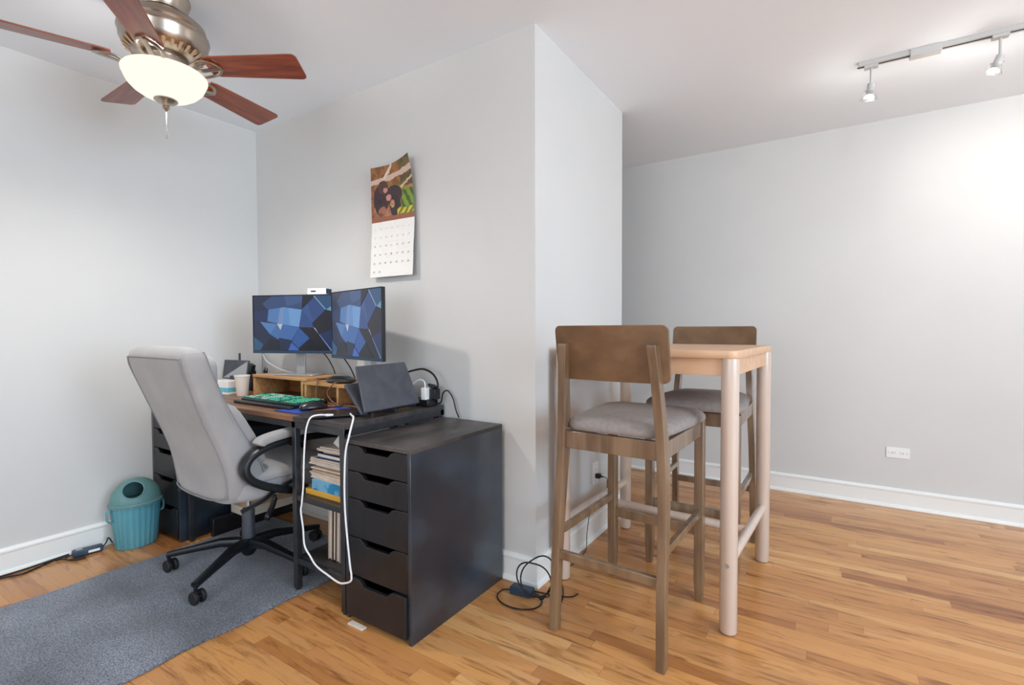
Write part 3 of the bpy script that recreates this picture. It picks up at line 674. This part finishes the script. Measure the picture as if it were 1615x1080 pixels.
# ------------------------------------------------------------------ calendar on the wall
cl = thing('wall_calendar', 'hanging wall calendar with a wildlife photo above a date page', 'calendar', (-1.935, YB-.002, 1.70))
def pic(u, v):
    c = (150, 96, 66)
    n = mnoise.noise(Vector((u*9, v*7, 1.3)))*1.3+mnoise.noise(Vector((u*30, v*26, 4)))*.8; u += .02*mnoise.noise(Vector((u*14, v*14, 7))); v += .02*mnoise.noise(Vector((u*14, v*14, 9)))
    if n > .35: c = (176, 122, 86)
    if n < -.5: c = (112, 70, 50)
    if v > .55: c = (160, 108, 60) if n > 0 else (128, 84, 48)
    if .45 < v < .62 and .35 < u < .85: c = (150, 140, 50) if n > 0 else (110, 120, 40)
    if u > .72 and v < .5: c = (120, 150, 50) if sin(u*40+v*22) > -.2 else (70, 92, 34)
    if u > .72 and v > .55: c = (96, 80, 50) if n > 0 else (120, 104, 60)
    if abs(v-(.72+.1*u)) < .045: c = (214, 184, 168)
    if .3 < u < .55 and abs((v-.78)-(u-.35)*1.1) < .05: c = (226, 206, 186)
    if abs(v-(.45+(u-.5)*.45)) < .02 and u > .3: c = (214, 186, 150)
    for (a, b_, ra, rb, cc) in ((.25, .40, .19, .28, (62, 44, 48)), (.3, .62, .13, .12, (84, 58, 56)), (.55, .45, .2, .17, (66, 48, 54)), (.58, .25, .13, .2, (58, 42, 46)),
                              (.36, .56, .05, .05, (196, 140, 128)), (.44, .42, .06, .06, (206, 142, 130)), (.52, .3, .05, .08, (196, 150, 100)), (.28, .2, .1, .07, (160, 104, 84))):
        if ((u-a)/ra)**2+((v-b_)/rb)**2 < 1: c = cc if n > -.6 else tuple(int(q*.8) for q in cc)
    if u > .62 and v < .2: c = (208, 186, 60) if sin(u*50-v*40) > 0 else (104, 120, 40)
    if v < .09: c = (146, 92, 66)
    return c
CW, CH = .31, .295
def cal_pt(u, v):      # curled photo page: v=1 top; top right corner lifts off the wall
    x = -CW/2*.985+CW*u; z = .0+CH*v
    y = -.022-.038*(v**3)*(u**3)-.012*(1-abs(2*u-1))*v*.4 + .0
    x -= .006*v; z += .015*(v**2)*(u**2) - .012*v*(1-abs(2*u-1))
    return (x, y, z)
n1, n2 = 110, 110; fs = []
P_ = [[cal_pt(i/n1, j/n2) for j in range(n2+1)] for i in range(n1+1)]
for i in range(n1):
    for j in range(n2): fs.append(([P_[i][j], P_[i+1][j], P_[i+1][j+1], P_[i][j+1]], pic((i+.5)/n1, (j+.5)/n2)))
o = mesh_col('photo_page', fs, 'printed_picture', cl)
sm = o.modifiers.new('solid', 'SOLIDIFY'); sm.thickness = .0012; sm.offset = 1
def pg_pt(u, v, off=0): return (-CW/2+.004+CW*u-.004*(1-v), -.022-.014*(1-v)-off, -.292*(1-v))
fs = []
b = MB()
for i in range(8):
    for j in range(8):
        q = [pg_pt((i+a)/8, (j+c_)/8) for a, c_ in ((0, 0), (1, 0), (1, 1), (0, 1))]; b.add(q, [(0, 1, 2, 3)])
pgo = b.build('date_page', 'paper_white', cl, smooth=False); sm = pgo.modifiers.new('solid', 'SOLIDIFY'); sm.thickness = .0012
MB().add([pg_pt(0, 0, -.006), pg_pt(1, 0, -.006), pg_pt(1, 1, .0-.006), pg_pt(0, 1, -.006)], [(0, 1, 2, 3)]).build('back_pages', 'silver_plastic', cl, smooth=False)
MB().cyl((0, .0015, .262), (0, -.034, .262), .003, n=10).build('nail', 'steel', cl)
def text_mesh(s, size):
    cu = bpy.data.curves.new('date_text', 'FONT'); cu.body = s; cu.size = size; cu.align_x = 'CENTER'; cu.resolution_u = 2
    o = bpy.data.objects.new('date_text', cu); COL.objects.link(o)
    me = bpy.data.meshes.new_from_object(o); vs = [tuple(v.co) for v in me.vertices]; fs_ = [tuple(p.vertices) for p in me.polygons]
    bpy.data.objects.remove(o); bpy.data.meshes.remove(me); bpy.data.curves.remove(cu); return vs, fs_
b = MB()
def put(s, u, v, size):
    vs, fq = text_mesh(s, size)
    b.add([pg_pt(u+x/CW, v+y/.292, .0026) for x, y, z in vs], fq)
for k, d in enumerate(('S', 'M', 'T', 'W', 'T', 'F', 'S')): put(d, .1+k*.133, .86, .009)
for k in range(30): put(str(k+1), .1+(k % 7)*.133, .70-(k//7)*.155, .013)
b.build('date_print', 'slot_dark', cl, smooth=False)

# ------------------------------------------------------------------ bin
bn = thing('waste_bin', 'teal ribbed plastic waste bin with a holed dome lid', 'bin', (-3.085, 1.10, 0), .0)
def oval(a, b_, z, n=96, rib=0):
    return [((a+(rib if (i % 4) < 2 else 0))*cos(2*PI*i/n), (b_+(rib if (i % 4) < 2 else 0))*sin(2*PI*i/n), z) for i in range(n)]
MB().loft([oval(.066, .086, .0), oval(.070, .090, .006, rib=.0022), oval(.089, .108, .215, rib=.0026), oval(.090, .110, .222), oval(.087, .107, .222), oval(.066, .086, .008)]).build('bin_body', 'teal_plastic', bn)
EA, EB, EC, EZ = .0945, .1135, .118, .236
MB().loft([oval(.0935, .1125, .218, 64), oval(.099, .118, .220, 64), oval(.100, .119, .232, 64), oval(.0945, .1135, .237, 64)], cap=False).build('lid_rim', 'teal_lid', bn)
nrm = Vector((.80, -.28, .58)).normalized()
den = math.sqrt((EA*nrm.x)**2+(EB*nrm.y)**2+(EC*nrm.z)**2); ctr = Vector((EA*EA*nrm.x, EB*EB*nrm.y, EC*EC*nrm.z))/den
hx_, hy_, _ = axes(nrm)
nu, nv = 160, 60; vs = []; fs = []
for j in range(nv+1):
    ph = PI/2*j/nv
    for i in range(nu): a = 2*PI*i/nu; vs.append((EA*cos(ph)*cos(a), EB*cos(ph)*sin(a), EC*sin(ph)))
def inhole(v): v = Vector(v)-ctr; return v.dot(nrm) > -.06 and math.hypot(v.dot(hx_), v.dot(hy_)) < .0455
for j in range(nv):
    for i in range(nu):
        q = (j*nu+i, j*nu+(i+1) % nu, (j+1)*nu+(i+1) % nu, (j+1)*nu+i)
        if not inhole(sum((Vector(vs[k]) for k in q), Vector())/4): fs.append(q)
dome = MB(); dome.add([(x, y, z+EZ) for x, y, z in vs], fs)
o = dome.build('lid', 'teal_lid', bn); sm = o.modifiers.new('solid', 'SOLIDIFY'); sm.thickness = .002; sm.offset = -1
rim = []
for k in range(61):
    a = 2*PI*k/60; d0 = ctr+hx_*cos(a)*.046+hy_*sin(a)*.046
    A_ = (nrm.x/EA)**2+(nrm.y/EB)**2+(nrm.z/EC)**2; B_ = 2*(d0.x*nrm.x/EA**2+d0.y*nrm.y/EB**2+d0.z*nrm.z/EC**2); C_ = (d0.x/EA)**2+(d0.y/EB)**2+(d0.z/EC)**2-1
    t_ = (-B_+math.sqrt(max(B_*B_-4*A_*C_, 0)))/(2*A_); p_ = d0+nrm*t_; rim.append((p_.x, p_.y, p_.z+EZ))
MB().sweep(rim, .0032, n=8).build('hole_rim', 'teal_lid', bn)
for s in (-1, 1):
    MB().sweep(smooth_path([(.0, s*.108, .215), (.0, s*.124, .205), (.0, s*.127, .18), (.0, s*.122, .155), (.0, s*.104, .15)]), .013, .004, n=12).build('handle', 'teal_plastic', bn)

# ------------------------------------------------------------------ adapters on the floor
ad = thing('power_adapter', 'long black power adapter with a label on the floor beside the teal bin', 'power adapter', (-3.155, .915, .004), 1.42)
MB().box(-.06, .06, -.021, .021, 0, .03).build('adapter_body', 'blue_black', ad, bevel=.006)
MB().use('plastic_white').box(-.0, .045, -.0216, -.021, .008, .02).use('silver_plastic').box(-.045, -.02, -.012, .012, .03, .0303).build('label_sticker', None, ad)
MB().sweep(smooth_path([(.058, .0, .012), (.075, .005, .03), (.085, .01, .05), (.10, .0, .02)]), .0035, n=6).sweep(smooth_path([(-.06, 0, .012), (-.085, -.01, .006), (-.07, -.05, .003), (-.03, -.07, .003), (-.02, -.045, .003), (-.07, -.035, .003), (-.1, .0, .003), (-.16, .02, .003)]), .0028, n=6).build('cord', 'black_cable', ad)
for pts, lb in (([(-3.18, .90, .012), (-3.185, .84, .008), (-3.165, .78, .005), (-3.14, .72, .005), (-3.165, .66, .005), (-3.185, .55, .005), (-3.18, .3, .005), (-3.18, 0, .005)], 'black cord along the left baseboard, the one bowing away from it'),
               ([(-3.19, .90, .015), (-3.185, .82, .012), (-3.19, .74, .006), (-3.192, .66, .005), (-3.195, .55, .005), (-3.19, .3, .005), (-3.19, 0, .005)], 'black cord running tight against the left baseboard')):
    o = MB().sweep(smooth_path([(x, y-.05, z) for x, y, z in pts]), .004, n=8).build('cord', 'black_cable', ad); o.matrix_parent_inverse = loc_mat(ad).inverted()
ad = thing('power_adapter', 'black power adapter on the floor by the wall corner beside the drawer unit', 'power adapter', (-1.10, 1.772, .003), .1)
MB().box(-.05, .05, -.024, .024, 0, .032).build('adapter_body', 'blue_black', ad, bevel=.006)
MB().sweep([(.05, 0, .014), (.075, .004, .011)], [.007, .003], n=8).build('strain_relief', 'black_plastic', ad)
pts = []
for k in range(40):
    a = k/40*2*PI*2; rr = .085+.012*sin(k*.7); pts.append((-1.015+rr*cos(a)*.75, 1.745+.028*sin(a*.5+1)+.02*cos(a), .105+rr*sin(a)))
pts = [(-1.025, 1.775, .014), (-.99, 1.76, .02)] + pts + [(-.95, 1.75, .03), (-.93, 1.80, .004), (-.97, 1.90, .004), (-1.04, 1.98, .02), (-1.06, 2.05, .07), (-1.055, 2.07, .095)]
o = MB().sweep(smooth_path(pts, 3), .0032, n=6).build('cord', 'black_cable', ad); o.matrix_parent_inverse = loc_mat(ad).inverted()
pts = [(-1.15, 1.765, .01)]+[(-1.09+.10*cos(2*PI*k/24+2.8), 1.735+.075*sin(2*PI*k/24+2.8), .004) for k in range(22)]+[(-.93, 1.85, .004), (-.9, 1.9, .004)]
o = MB().sweep(smooth_path(pts, 3), .003, n=6).build('cord', 'black_cable', ad); o.matrix_parent_inverse = loc_mat(ad).inverted()
tag(MB().box(-1.552, -1.47, 1.228, 1.252, .0005, .006).build('wood_shim', 'paper', bevel=.001), 'small pale strip on the floor under the front of the drawer unit', 'strip')

# ------------------------------------------------------------------ office chair
oc = thing('office_chair', 'high-back grey velvet office chair with black arms on wheels', 'office chair', (-2.345, 1.29, .0098), .0)
CX = .045   # the upholstery sits a little right of the base
def sup(x, y, hw, hd, z, n=48, e=5.0):
    out = []
    for i in range(n):
        a = 2*PI*i/n; ca, sa = cos(a), sin(a)
        out.append((x+hw*math.copysign(abs(ca)**(2/e), ca), y+hd*math.copysign(abs(sa)**(2/e), sa), z))
    return out
# sections: z, half width, y back, y front (local)
secs = [(.385, .175, -.215, -.08), (.395, .215, -.232, -.06), (.42, .238, -.242, -.05), (.50, .252, -.248, -.06), (.58, .249, -.264, -.092), (.66, .245, -.290, -.135), (.74, .243, -.322, -.18), (.82, .248, -.352, -.222), (.90, .258, -.380, -.260), (.97, .264, -.405, -.290), (1.01, .262, -.412, -.302), (1.035, .252, -.406, -.31), (1.05, .228, -.39, -.325), (1.056, .17, -.375, -.34)]
MB().loft([sup(CX, (yb+yf)/2, hw, (yf-yb)/2, z) for z, hw, yb, yf in secs]).build('backrest', 'velvet', oc, sub=1)
# front cushions of the backrest
MB().sellip((CX, -.288, .935), (.228, .045, .09), 4, M=Matrix.Translation((0, 0, 0))).build('headrest_cushion', 'velvet', oc)
MB().loft([sup(CX, yc, hw, .055, z, e=4) for z, hw, yc in ((.53, .19, -.09), (.545, .225, -.09), (.62, .228, -.118), (.70, .228, -.162), (.78, .224, -.205), (.82, .2, -.232))]).build('lumbar_cushion', 'velvet', oc, sub=1)
# piping along the back seams
for s in (-1, 1):
    MB().sweep(smooth_path([(CX+s*.885*hw, (yb+yf)/2-.86*(yf-yb)/2, z) for z, hw, yb, yf in secs[2:11]]), .0036, n=8).build('piping', 'piping', oc)
    MB().sweep(smooth_path([(CX+s*.935*hw, (yb+yf)/2+.79*(yf-yb)/2, z) for z, hw, yb, yf in secs[2:12]]), .0036, n=8).build('piping', 'piping', oc)
MB().sweep(smooth_path([(CX+.232*q, -.411+.008*abs(q)**4, 1.010+.002*(1-q*q)) for q in (-1, -.9, -.7, -.35, 0, .35, .7, .9, 1)]), .0036, n=8).build('piping', 'piping', oc)
MB().sweep(smooth_path([(CX+.212*q, -.2435+.010*abs(q)**6, .425-.022*(1-abs(q)**3)) for q in (-1, -.9, -.7, -.35, 0, .35, .7, .9, 1)]), .0034, n=8).build('piping', 'piping', oc)
MB().sellip((CX, .03, .452), (.262, .265, .07), 5, nu=48).build('seat', 'velvet', oc)
MB().sweep(smooth_path([(CX+.262*math.copysign(abs(cos(a))**.4, cos(a)), .03+.265*math.copysign(abs(sin(a))**.4, sin(a)), .475) for a in [2*PI*k/32+.01 for k in range(33)]], 2), .004, n=6).build('piping', 'piping', oc)
for s in (-1, 1):
    X = CX+s*.285
    path = smooth_path([(X, .26, .615), (X, .14, .632), (X, .0, .635), (X, -.10, .625), (X, -.17, .596), (X, -.195, .55), (X, -.17, .50), (X, -.10, .455), (X, -.0, .415), (X-s*.03, .08, .395), (X-s*.09, .13, .385)], 5)
    MB().sweep(path, .027, .017, n=16, sq=3).build('arm', 'black_plastic', oc)
    MB().sweep(smooth_path([(X, -.135, .638), (X, -.115, .655), (X, -.02, .668), (X, .12, .668), (X, .25, .648), (X, .27, .635)], 4), [.018]+[.034]*19+[.02], [.01]+[.02]*19+[.01], n=16, sq=2.6).build('arm_pad', 'velvet', oc)
    MB().sweep(smooth_path([(X+s*.004, .02, .455), (X+s*.004, -.06, .43), (X, -.12, .40), (X-s*.02, -.20, .372)], 4), .016, .006, n=8).build('arm_bracket', 'black_plastic', oc)
MB().box(CX-.12-.03, CX+.06, -.10, .14, .355, .392).build('tilt_mechanism', 'black_plastic', oc, bevel=.008)
MB().sweep(smooth_path([(.08, .02, .372), (.17, .03, .37), (.19, .02, .355), (.185, .01, .31), (.168, .0, .268), (.172, -.01, .25)], 4), [.006]*9+[.013]*12, [.005]*9+[.006]*12, n=10).build('tilt_lever', 'black_plastic', oc)
MB().cyl((0, 0, .26), (0, 0, .36), .014).build('gas_lift', 'steel', oc)
MB().lathe([(.028, .11), (.028, .262), (.026, .268), (.014, .268)], n=28).build('lift_cover', 'laptop_grey', oc)
MB().lathe([(.02, .045), (.026, .05), (.045, .085), (.046, .115), (.03, .13), (.02, .13)], n=28).build('hub', 'black_plastic', oc)
for k in range(5):
    a = math.radians(-136+72.5*k); d = Vector((cos(a), sin(a), 0)); p = Vector((-d.y, d.x, 0)); R = .345
    pts = [d*.03+Vector((0, 0, .108)), d*.12+Vector((0, 0, .112)), d*.24+Vector((0, 0, .092)), d*(R+.005)+Vector((0, 0, .074))]
    lg = MB().sweep(pts, [.027, .023, .018, .016], [.022, .018, .014, .012], n=12, up=(0, 0, 1), sq=4).build('base_leg', 'black_plastic', oc)
    c0 = d*R; b = MB(); b.cyl(c0+Vector((0, 0, .03)), c0+Vector((0, 0, .074)), .008)
    wa = a+(.9, -.35, 1.2, .4, 2.0)[k]; wd = Vector((cos(wa), sin(wa), 0)); off = Vector((-wd.y, wd.x, 0))*.014; cc = c0+off+Vector((0, 0, .0275))
    b.cyl(cc-wd*.009, cc+wd*.009, .012); b.sweep([cc-wd*.011+Vector((0, 0, .02)), cc+wd*.011+Vector((0, 0, .02))], .012, .008, n=8)
    cst = b.build('caster', 'black_plastic', lg)
    for s in (-1, 1):
        w_ = MB(); w_.lathe([(.010, -.008), (.024, -.0085), (.0272, -.005), (.0272, .005), (.024, .0085), (.010, .007)], cc+wd*s*.0155, n=28, d=tuple(wd)); w_.build('wheel', 'rubber_dark', lg)

# ------------------------------------------------------------------ bar table
bt = thing('bar_table', 'tall square pale birch bar table with round legs', 'table')
ang = math.radians(-3)
tcx, tcy = -.648, 2.33
bt.location = (tcx, tcy, 0); bt.rotation_euler = (0, 0, ang)
hx = .352; hy = .352; RL = .031
def rrect(hx, hy, r, z, n=8):
    out = []
    for cx_, cy_, a0 in ((hx-r, hy-r, 0), (-hx+r, hy-r, PI/2), (-hx+r, -hy+r, PI), (hx-r, -hy+r, 3*PI/2)):
        for k in range(n+1): a = a0+PI/2*k/n; out.append((cx_+r*cos(a), cy_+r*sin(a), z))
    return out
MB().loft([rrect(hx+.028, hy+.028, .03, 1.021), rrect(hx+.03, hy+.03, .032, 1.024), rrect(hx+.03, hy+.03, .032, 1.047), rrect(hx+.028, hy+.028, .03, 1.05)]).build('tabletop', 'birch', bt)
for sx in (-1, 1):
    for sy in (-1, 1):
        lg = MB().lathe([(.027, .004), (RL, .010), (RL, 1.0205)], (sx*hx, sy*hy, 0), n=36).build('leg', 'birch_leg', bt)
        MB().lathe([(.022, 0), (.022, .005)], (sx*hx, sy*hy, 0), n=20).build('foot_pad', 'rubber_dark', lg)
        if sy == -1:
            b = MB().lathe([(.0085, 0), (.0085, .002), (.0055, .002), (.005, .0005)], (sx*hx, -hy-RL+.0005, .262), n=20, d=(0, -1, 0)); b.build('bolt', 'steel', lg)
for (x0, x1, y0, y1) in ((-hx+.02, hx-.02, -hy-.011, -hy+.009), (-hx+.02, hx-.02, hy-.009, hy+.011), (-hx-.011, -hx+.009, -hy+.02, hy-.02), (hx-.009, hx+.011, -hy+.02, hy-.02)):
    MB().box(x0, x1, y0, y1, .955, 1.0205).build('apron', 'birch', bt, bevel=.001)
for sx in (-1, 1): MB().cyl((sx*hx, -hy+.02, .265), (sx*hx, hy-.02, .265), .0195, n=28).build('side_rail', 'birch_leg', bt)
MB().cyl((-hx, .0, .265), (hx, .0, .265), .0185, n=28).build('foot_rail', 'birch_leg', bt)

# ------------------------------------------------------------------ bar stools
def bar_stool(label, loc, rz):
    t = thing('bar_stool', label, 'bar stool', loc, rz, 'bar stools at the high table')  # local: back at -y, faces +y
    for s in (-1, 1):
        # rear post: foot splays back, bends in at the seat and leans back at the top
        pth = smooth_path([(s*.204, -.250, .0), (s*.20, -.238, .25), (s*.197, -.213, .52), (s*.190, -.205, .70), (s*.184, -.213, .82), (s*.174, -.232, .98), (s*.168, -.246, 1.062), (s*.168, -.247, 1.078)], 4)
        n = len(pth); W = [.015]*n; Hh = [.019+.007*math.exp(-((p.z-.70)/.2)**2) for p in pth]; Hh[-1] = .010
        MB().sweep(pth, W, Hh, n=12, up=(-1, 0, 0), sq=7).build('rear_leg', 'stool_wood', t) if False else None
        b = MB(); rings = []
        for p, wq, hq in zip(pth, W, Hh):
            rings.append([(p.x-wq, p.y-hq, p.z), (p.x+wq, p.y-hq, p.z), (p.x+wq, p.y+hq, p.z), (p.x-wq, p.y+hq, p.z)])
        b.loft(rings).build('rear_leg', 'stool_wood', t, bevel=.0025, smooth=True, angle=60)
        b = MB(); x = s*.192; q = .018
        b.loft([[(x-q*k, .262-.018*k, z), (x+q*k, .262-.018*k, z), (x+q*k, .262+.022*k, z), (x-q*k, .262+.022*k, z)] for z, k in ((0, .72), (.09, 1), (.750, 1))])
        b.build('front_leg', 'stool_wood', t, bevel=.0025)
        MB().box(s*.192-.010, s*.192+.010, -.205, .245, .356, .383).build('side_rung', 'stool_wood', t, bevel=.002)
        MB().box(s*.190-.011, s*.190+.011, -.20, .25, .690, .750).build('side_rail', 'stool_wood', t, bevel=.002)
    MB().box(-.188, .188, -.250, -.228, .270, .302).build('back_rung', 'stool_wood', t, bevel=.002)
    MB().box(-.185, .185, .252, .274, .275, .315).build('front_rung', 'stool_wood', t, bevel=.002)
    MB().box(-.178, .178, -.218, -.196, .685, .750).build('back_rail', 'stool_wood', t, bevel=.002)
    MB().box(-.18, .18, .253, .275, .690, .750).build('front_rail', 'stool_wood', t, bevel=.002)
    # padded seat
    def sr(w0, w1, y0, y1, z, e=6, n=56):
        out = []
        for i in range(n):
            a = 2*PI*i/n; c_, s_ = cos(a), sin(a); v = math.copysign(abs(s_)**(2/e), s_); u = math.copysign(abs(c_)**(2/e), c_)
            y = (y0+y1)/2+(y1-y0)/2*v; ww = w0+(w1-w0)*(v+1)/2; out.append((ww*u, y, z))
        return out
    S_ = [(.7155, .93), (.722, .985), (.735, 1.0), (.748, .99), (.762, .93), (.772, .8), (.778, .5), (.780, .15)]
    rings = []
    for z, k in S_:
        z += .035
        d = (1-k)*.24; rings.append(sr(.192-d*.9, .235-d, -.222+d, .30-d, z, e=6 if k > .7 else 4))
    MB().loft(rings).build('seat_cushion', 'stool_fabric', t, sub=1)
    # curved back plate with round corners, in front of the posts' tops
    W, z0, z1 = .212, .945, 1.143
    b = MB(); N_ = 24; outl = []
    rc = .022
    for cx_, cz, a0 in ((W-rc, z1-rc, 0), (-W+rc, z1-rc, PI/2), (-W+rc, z0+rc, PI), (W-rc, z0+rc, 3*PI/2)):
        nxt = []
        for k in range(6): a = a0+PI/2*k/5; outl.append((cx_+rc*cos(a), cz+rc*sin(a)))
    # grid plate: strips along x
    xs = sorted(set([round(-W+2*W*i/N_, 5) for i in range(N_+1)]+[round(p[0], 5) for p in outl]))
    def zr(x):
        q = abs(x)-(W-rc)
        if q <= 0: return z0, z1
        h = math.sqrt(max(rc*rc-q*q, 0)); return z0+rc-h, z1-rc+h
    def yp(x, z): return -.212-.022*(1-(x/W)**2)-.16*(z-.98)+.004
    rings = []
    for x in xs:
        a, c_ = zr(x); zs = [a+(c_-a)*k/5 for k in range(6)]
        rings.append([(x, yp(x, z)-.0, z) for z in zs]+[(x, yp(x, z)+.014, z) for z in reversed(zs)])
    b.loft(rings).build('back_plate', 'stool_plate', t, bevel=.0)
    return t
bar_stool('brown bar stool nearest the camera, its back turned to the camera', (-.658, 1.878, 0), math.radians(-2))
bar_stool('brown bar stool on the far side of the table, facing the camera', (-.545, 2.628, 0), math.radians(180))

# ------------------------------------------------------------------ ceiling fan
FX, FY = -2.225, .925; KR = .92
fn = thing('ceiling_fan', 'five-blade ceiling fan with cherry wood blades and lit glass bowl', 'ceiling fan', (FX, FY, H))
MB().lathe([(.001, -.0), (.088, -.001), (.090, -.012), (.085, -.022), (.080, -.045), (.072, -.060), (.055, -.068), (.03, -.07)], n=48).build('canopy', 'brushed_nickel', fn)
MB().lathe([(r_*KR, z_) for r_, z_ in [(.05, -.066), (.085, -.078), (.13, -.092), (.152, -.11), (.157, -.128), (.150, -.138), (.165, -.142), (.167, -.155), (.162, -.162), (.160, -.188), (.145, -.218), (.11, -.238), (.08, -.246)]], n=64).build('motor_housing', 'brushed_nickel', fn)
b = MB()
for k in range(30):
    a = 2*PI*k/30; d = Vector((cos(a), sin(a), 0)); q = Vector((-d.y, d.x, 0))
    c0, c1 = d*.149*KR+Vector((0, 0, -.214)), d*.122*KR+Vector((0, 0, -.2335)); n_ = Vector((d.x*.5, d.y*.5, -.8))*.0022
    b.add([c0-q*.006+n_, c0+q*.006+n_, c1+q*.005+n_, c1-q*.005+n_], [(0, 1, 2, 3)])
v = b.build('vent_slots', 'brass_tan', fn)
MB().lathe([(.075, -.24), (.075, -.262), (.09, -.268), (.09, -.282), (.06, -.286), (.055, -.30)], n=48).build('switch_housing', 'brushed_nickel', fn)
BZ = 2.168-H
for k in range(5):
    a = 6.868+2*PI*k/5; R = Matrix.Rotation(a, 4, 'Z') @ Matrix.Translation((0, 0, BZ)) @ Matrix.Rotation(math.radians(-13), 4, 'X')
    out = []
    r0, r1 = .165, .535
    for (x, y) in ((r0, -.045), (r0+.03, -.053), (r1-.03, -.066)): out.append((x, y))
    for t_ in range(5): q = -PI/2+PI/2*t_/4; out.append((r1-.02+.02*cos(q), -.046+.02*sin(q)))
    for t_ in range(5): q = PI/2*t_/4; out.append((r1-.02+.02*cos(q), .046+.02*sin(q)))
    out += [(r1-.03, .066), (r0+.03, .053), (r0, .045)]
    bl = MB().prism([(x, y, 0) for x, y in out], (0, 0, .006)).build('blade', 'cherry_blade', fn, bevel=.0015, smooth=False)
    bl.matrix_local = R
    # bracket: two curved arms and a leaf plate below the blade
    b = MB()
    for s in (-1, 1):
        b.sweep(smooth_path([(-.085, s*.012, -.035), (-.05, s*.03, -.024), (-.01, s*.040, -.010), (.03, s*.030, -.007), (.055, s*.0, -.007)], 4), .007, .005, n=8)
    b.sweep([(-.09, 0, -.035), (-.05, 0, -.022), (.055, 0, -.007)], .010, .004, n=8)
    Q = Matrix.Translation((r0, 0, 0))
    b.v = [Q @ q for q in b.v]; br = b.build('blade_bracket', 'brushed_nickel', bl)
bowl = [(.150, -.292), (.168, -.296), (.176, -.305), (.174, -.316), (.168, -.325), (.166, -.334), (.155, -.355), (.132, -.378), (.10, -.398), (.06, -.412), (.02, -.418)]
MB().lathe([(r_*.82, -.292+(z_+.292)*.88) for r_, z_ in bowl], n=64, cap=False).build('glass_bowl', 'frosted_bowl', fn)
MB().lathe([(.001, -.399), (.040, -.397), (.041, -.403), (.032, -.410), (.016, -.414), (.011, -.424), (.013, -.429), (.009, -.437), (.003, -.442)], n=32).build('finial', 'brushed_nickel', fn)
b = MB()
for k in range(20): b.sellip((0, 0, -.445-k*.0055), (.0017, .0017, .0022), 2, 6, 4)
b.build('pull_chain', 'rubber_dark', fn)
point('fan_bulb', (FX+.03, FY, H-.30), 9, (1, .94, .87), .035)
point('fan_bulb_second', (FX-.05, FY-.03, H-.30), 6, (1, .94, .87), .035)
spot('fan_downlight', (FX, FY, H-.447), (0, 0, -1), 24, (1, .95, .89), math.radians(179), .75)


# ------------------------------------------------------------------ track light
tr = thing('track_light', 'white ceiling track light with two glass bell spots', 'track light', (0, 3.03, H))
MB().box(.09, 2.3, -.018, .018, -.021, 0).build('rail', 'track_grey', tr, bevel=.001)
MB().box(.085, 2.3, -.006, .006, -.0215, -.0205).build('rail_slot', 'slot_dark', tr)
MB().box(.29, .405, -.024, .024, -.034, 0).build('power_feed', 'track_grey', tr, bevel=.002)
for x, d in ((.142, Vector((-.12, .1, -1))), (.603, Vector((-.35, .25, -1))), (1.2, Vector((.2, .6, -1))), (1.8, Vector((.2, .6, -1)))):
    d.normalize(); hd = MB(); hd.box(x-.028, x+.028, -.016, .016, -.036, -.021); hd.cyl((x, 0, -.036), (x, 0, -.118), .0055, n=14)
    hd_o = hd.build('spot_stem', 'track_grey', tr, bevel=.001)
    p = Vector((x, 0, -.118))
    MB().cyl(p+d*-.008, p+d*.045, .0155, n=24).cyl(p+Vector((-.024, 0, 0))+d*.022, p+Vector((.024, 0, 0))+d*.022, .003, n=8).build('lamp_socket', 'track_grey', hd_o, bevel=.003)
    MB().lathe([(.017, .028), (.021, .034), (.025, .05), (.032, .066), (.0335, .066), (.0265, .049), (.0225, .033), (.018, .027)], p, n=32, d=tuple(d), cap=False).build('glass_shade', 'clear_glass', hd_o)
    MB().lathe([(.011, .044), (.020, .052), (.022, .058), (.001, .060)], p, n=24, d=tuple(d)).build('bulb', 'bulb_glow', hd_o)
for x, d, e in ((.142, (-.10, .35, -1), 6), (.603, (.3, .85, -.4), 9), (1.2, (.2, .8, -.25), 8), (1.8, (0, .8, -.3), 6)):
    spot('track_spot_beam', Vector((x, 3.03, H-.2)), d, e, (1, .96, .9), math.radians(100), 1.0)
for x, e in ((.142, .9), (.603, 1.8), (1.2, 2), (1.8, 2)): point('track_bulb_light', (x-.02, 3.05, H-.21), e, (1, .96, .9), .03)
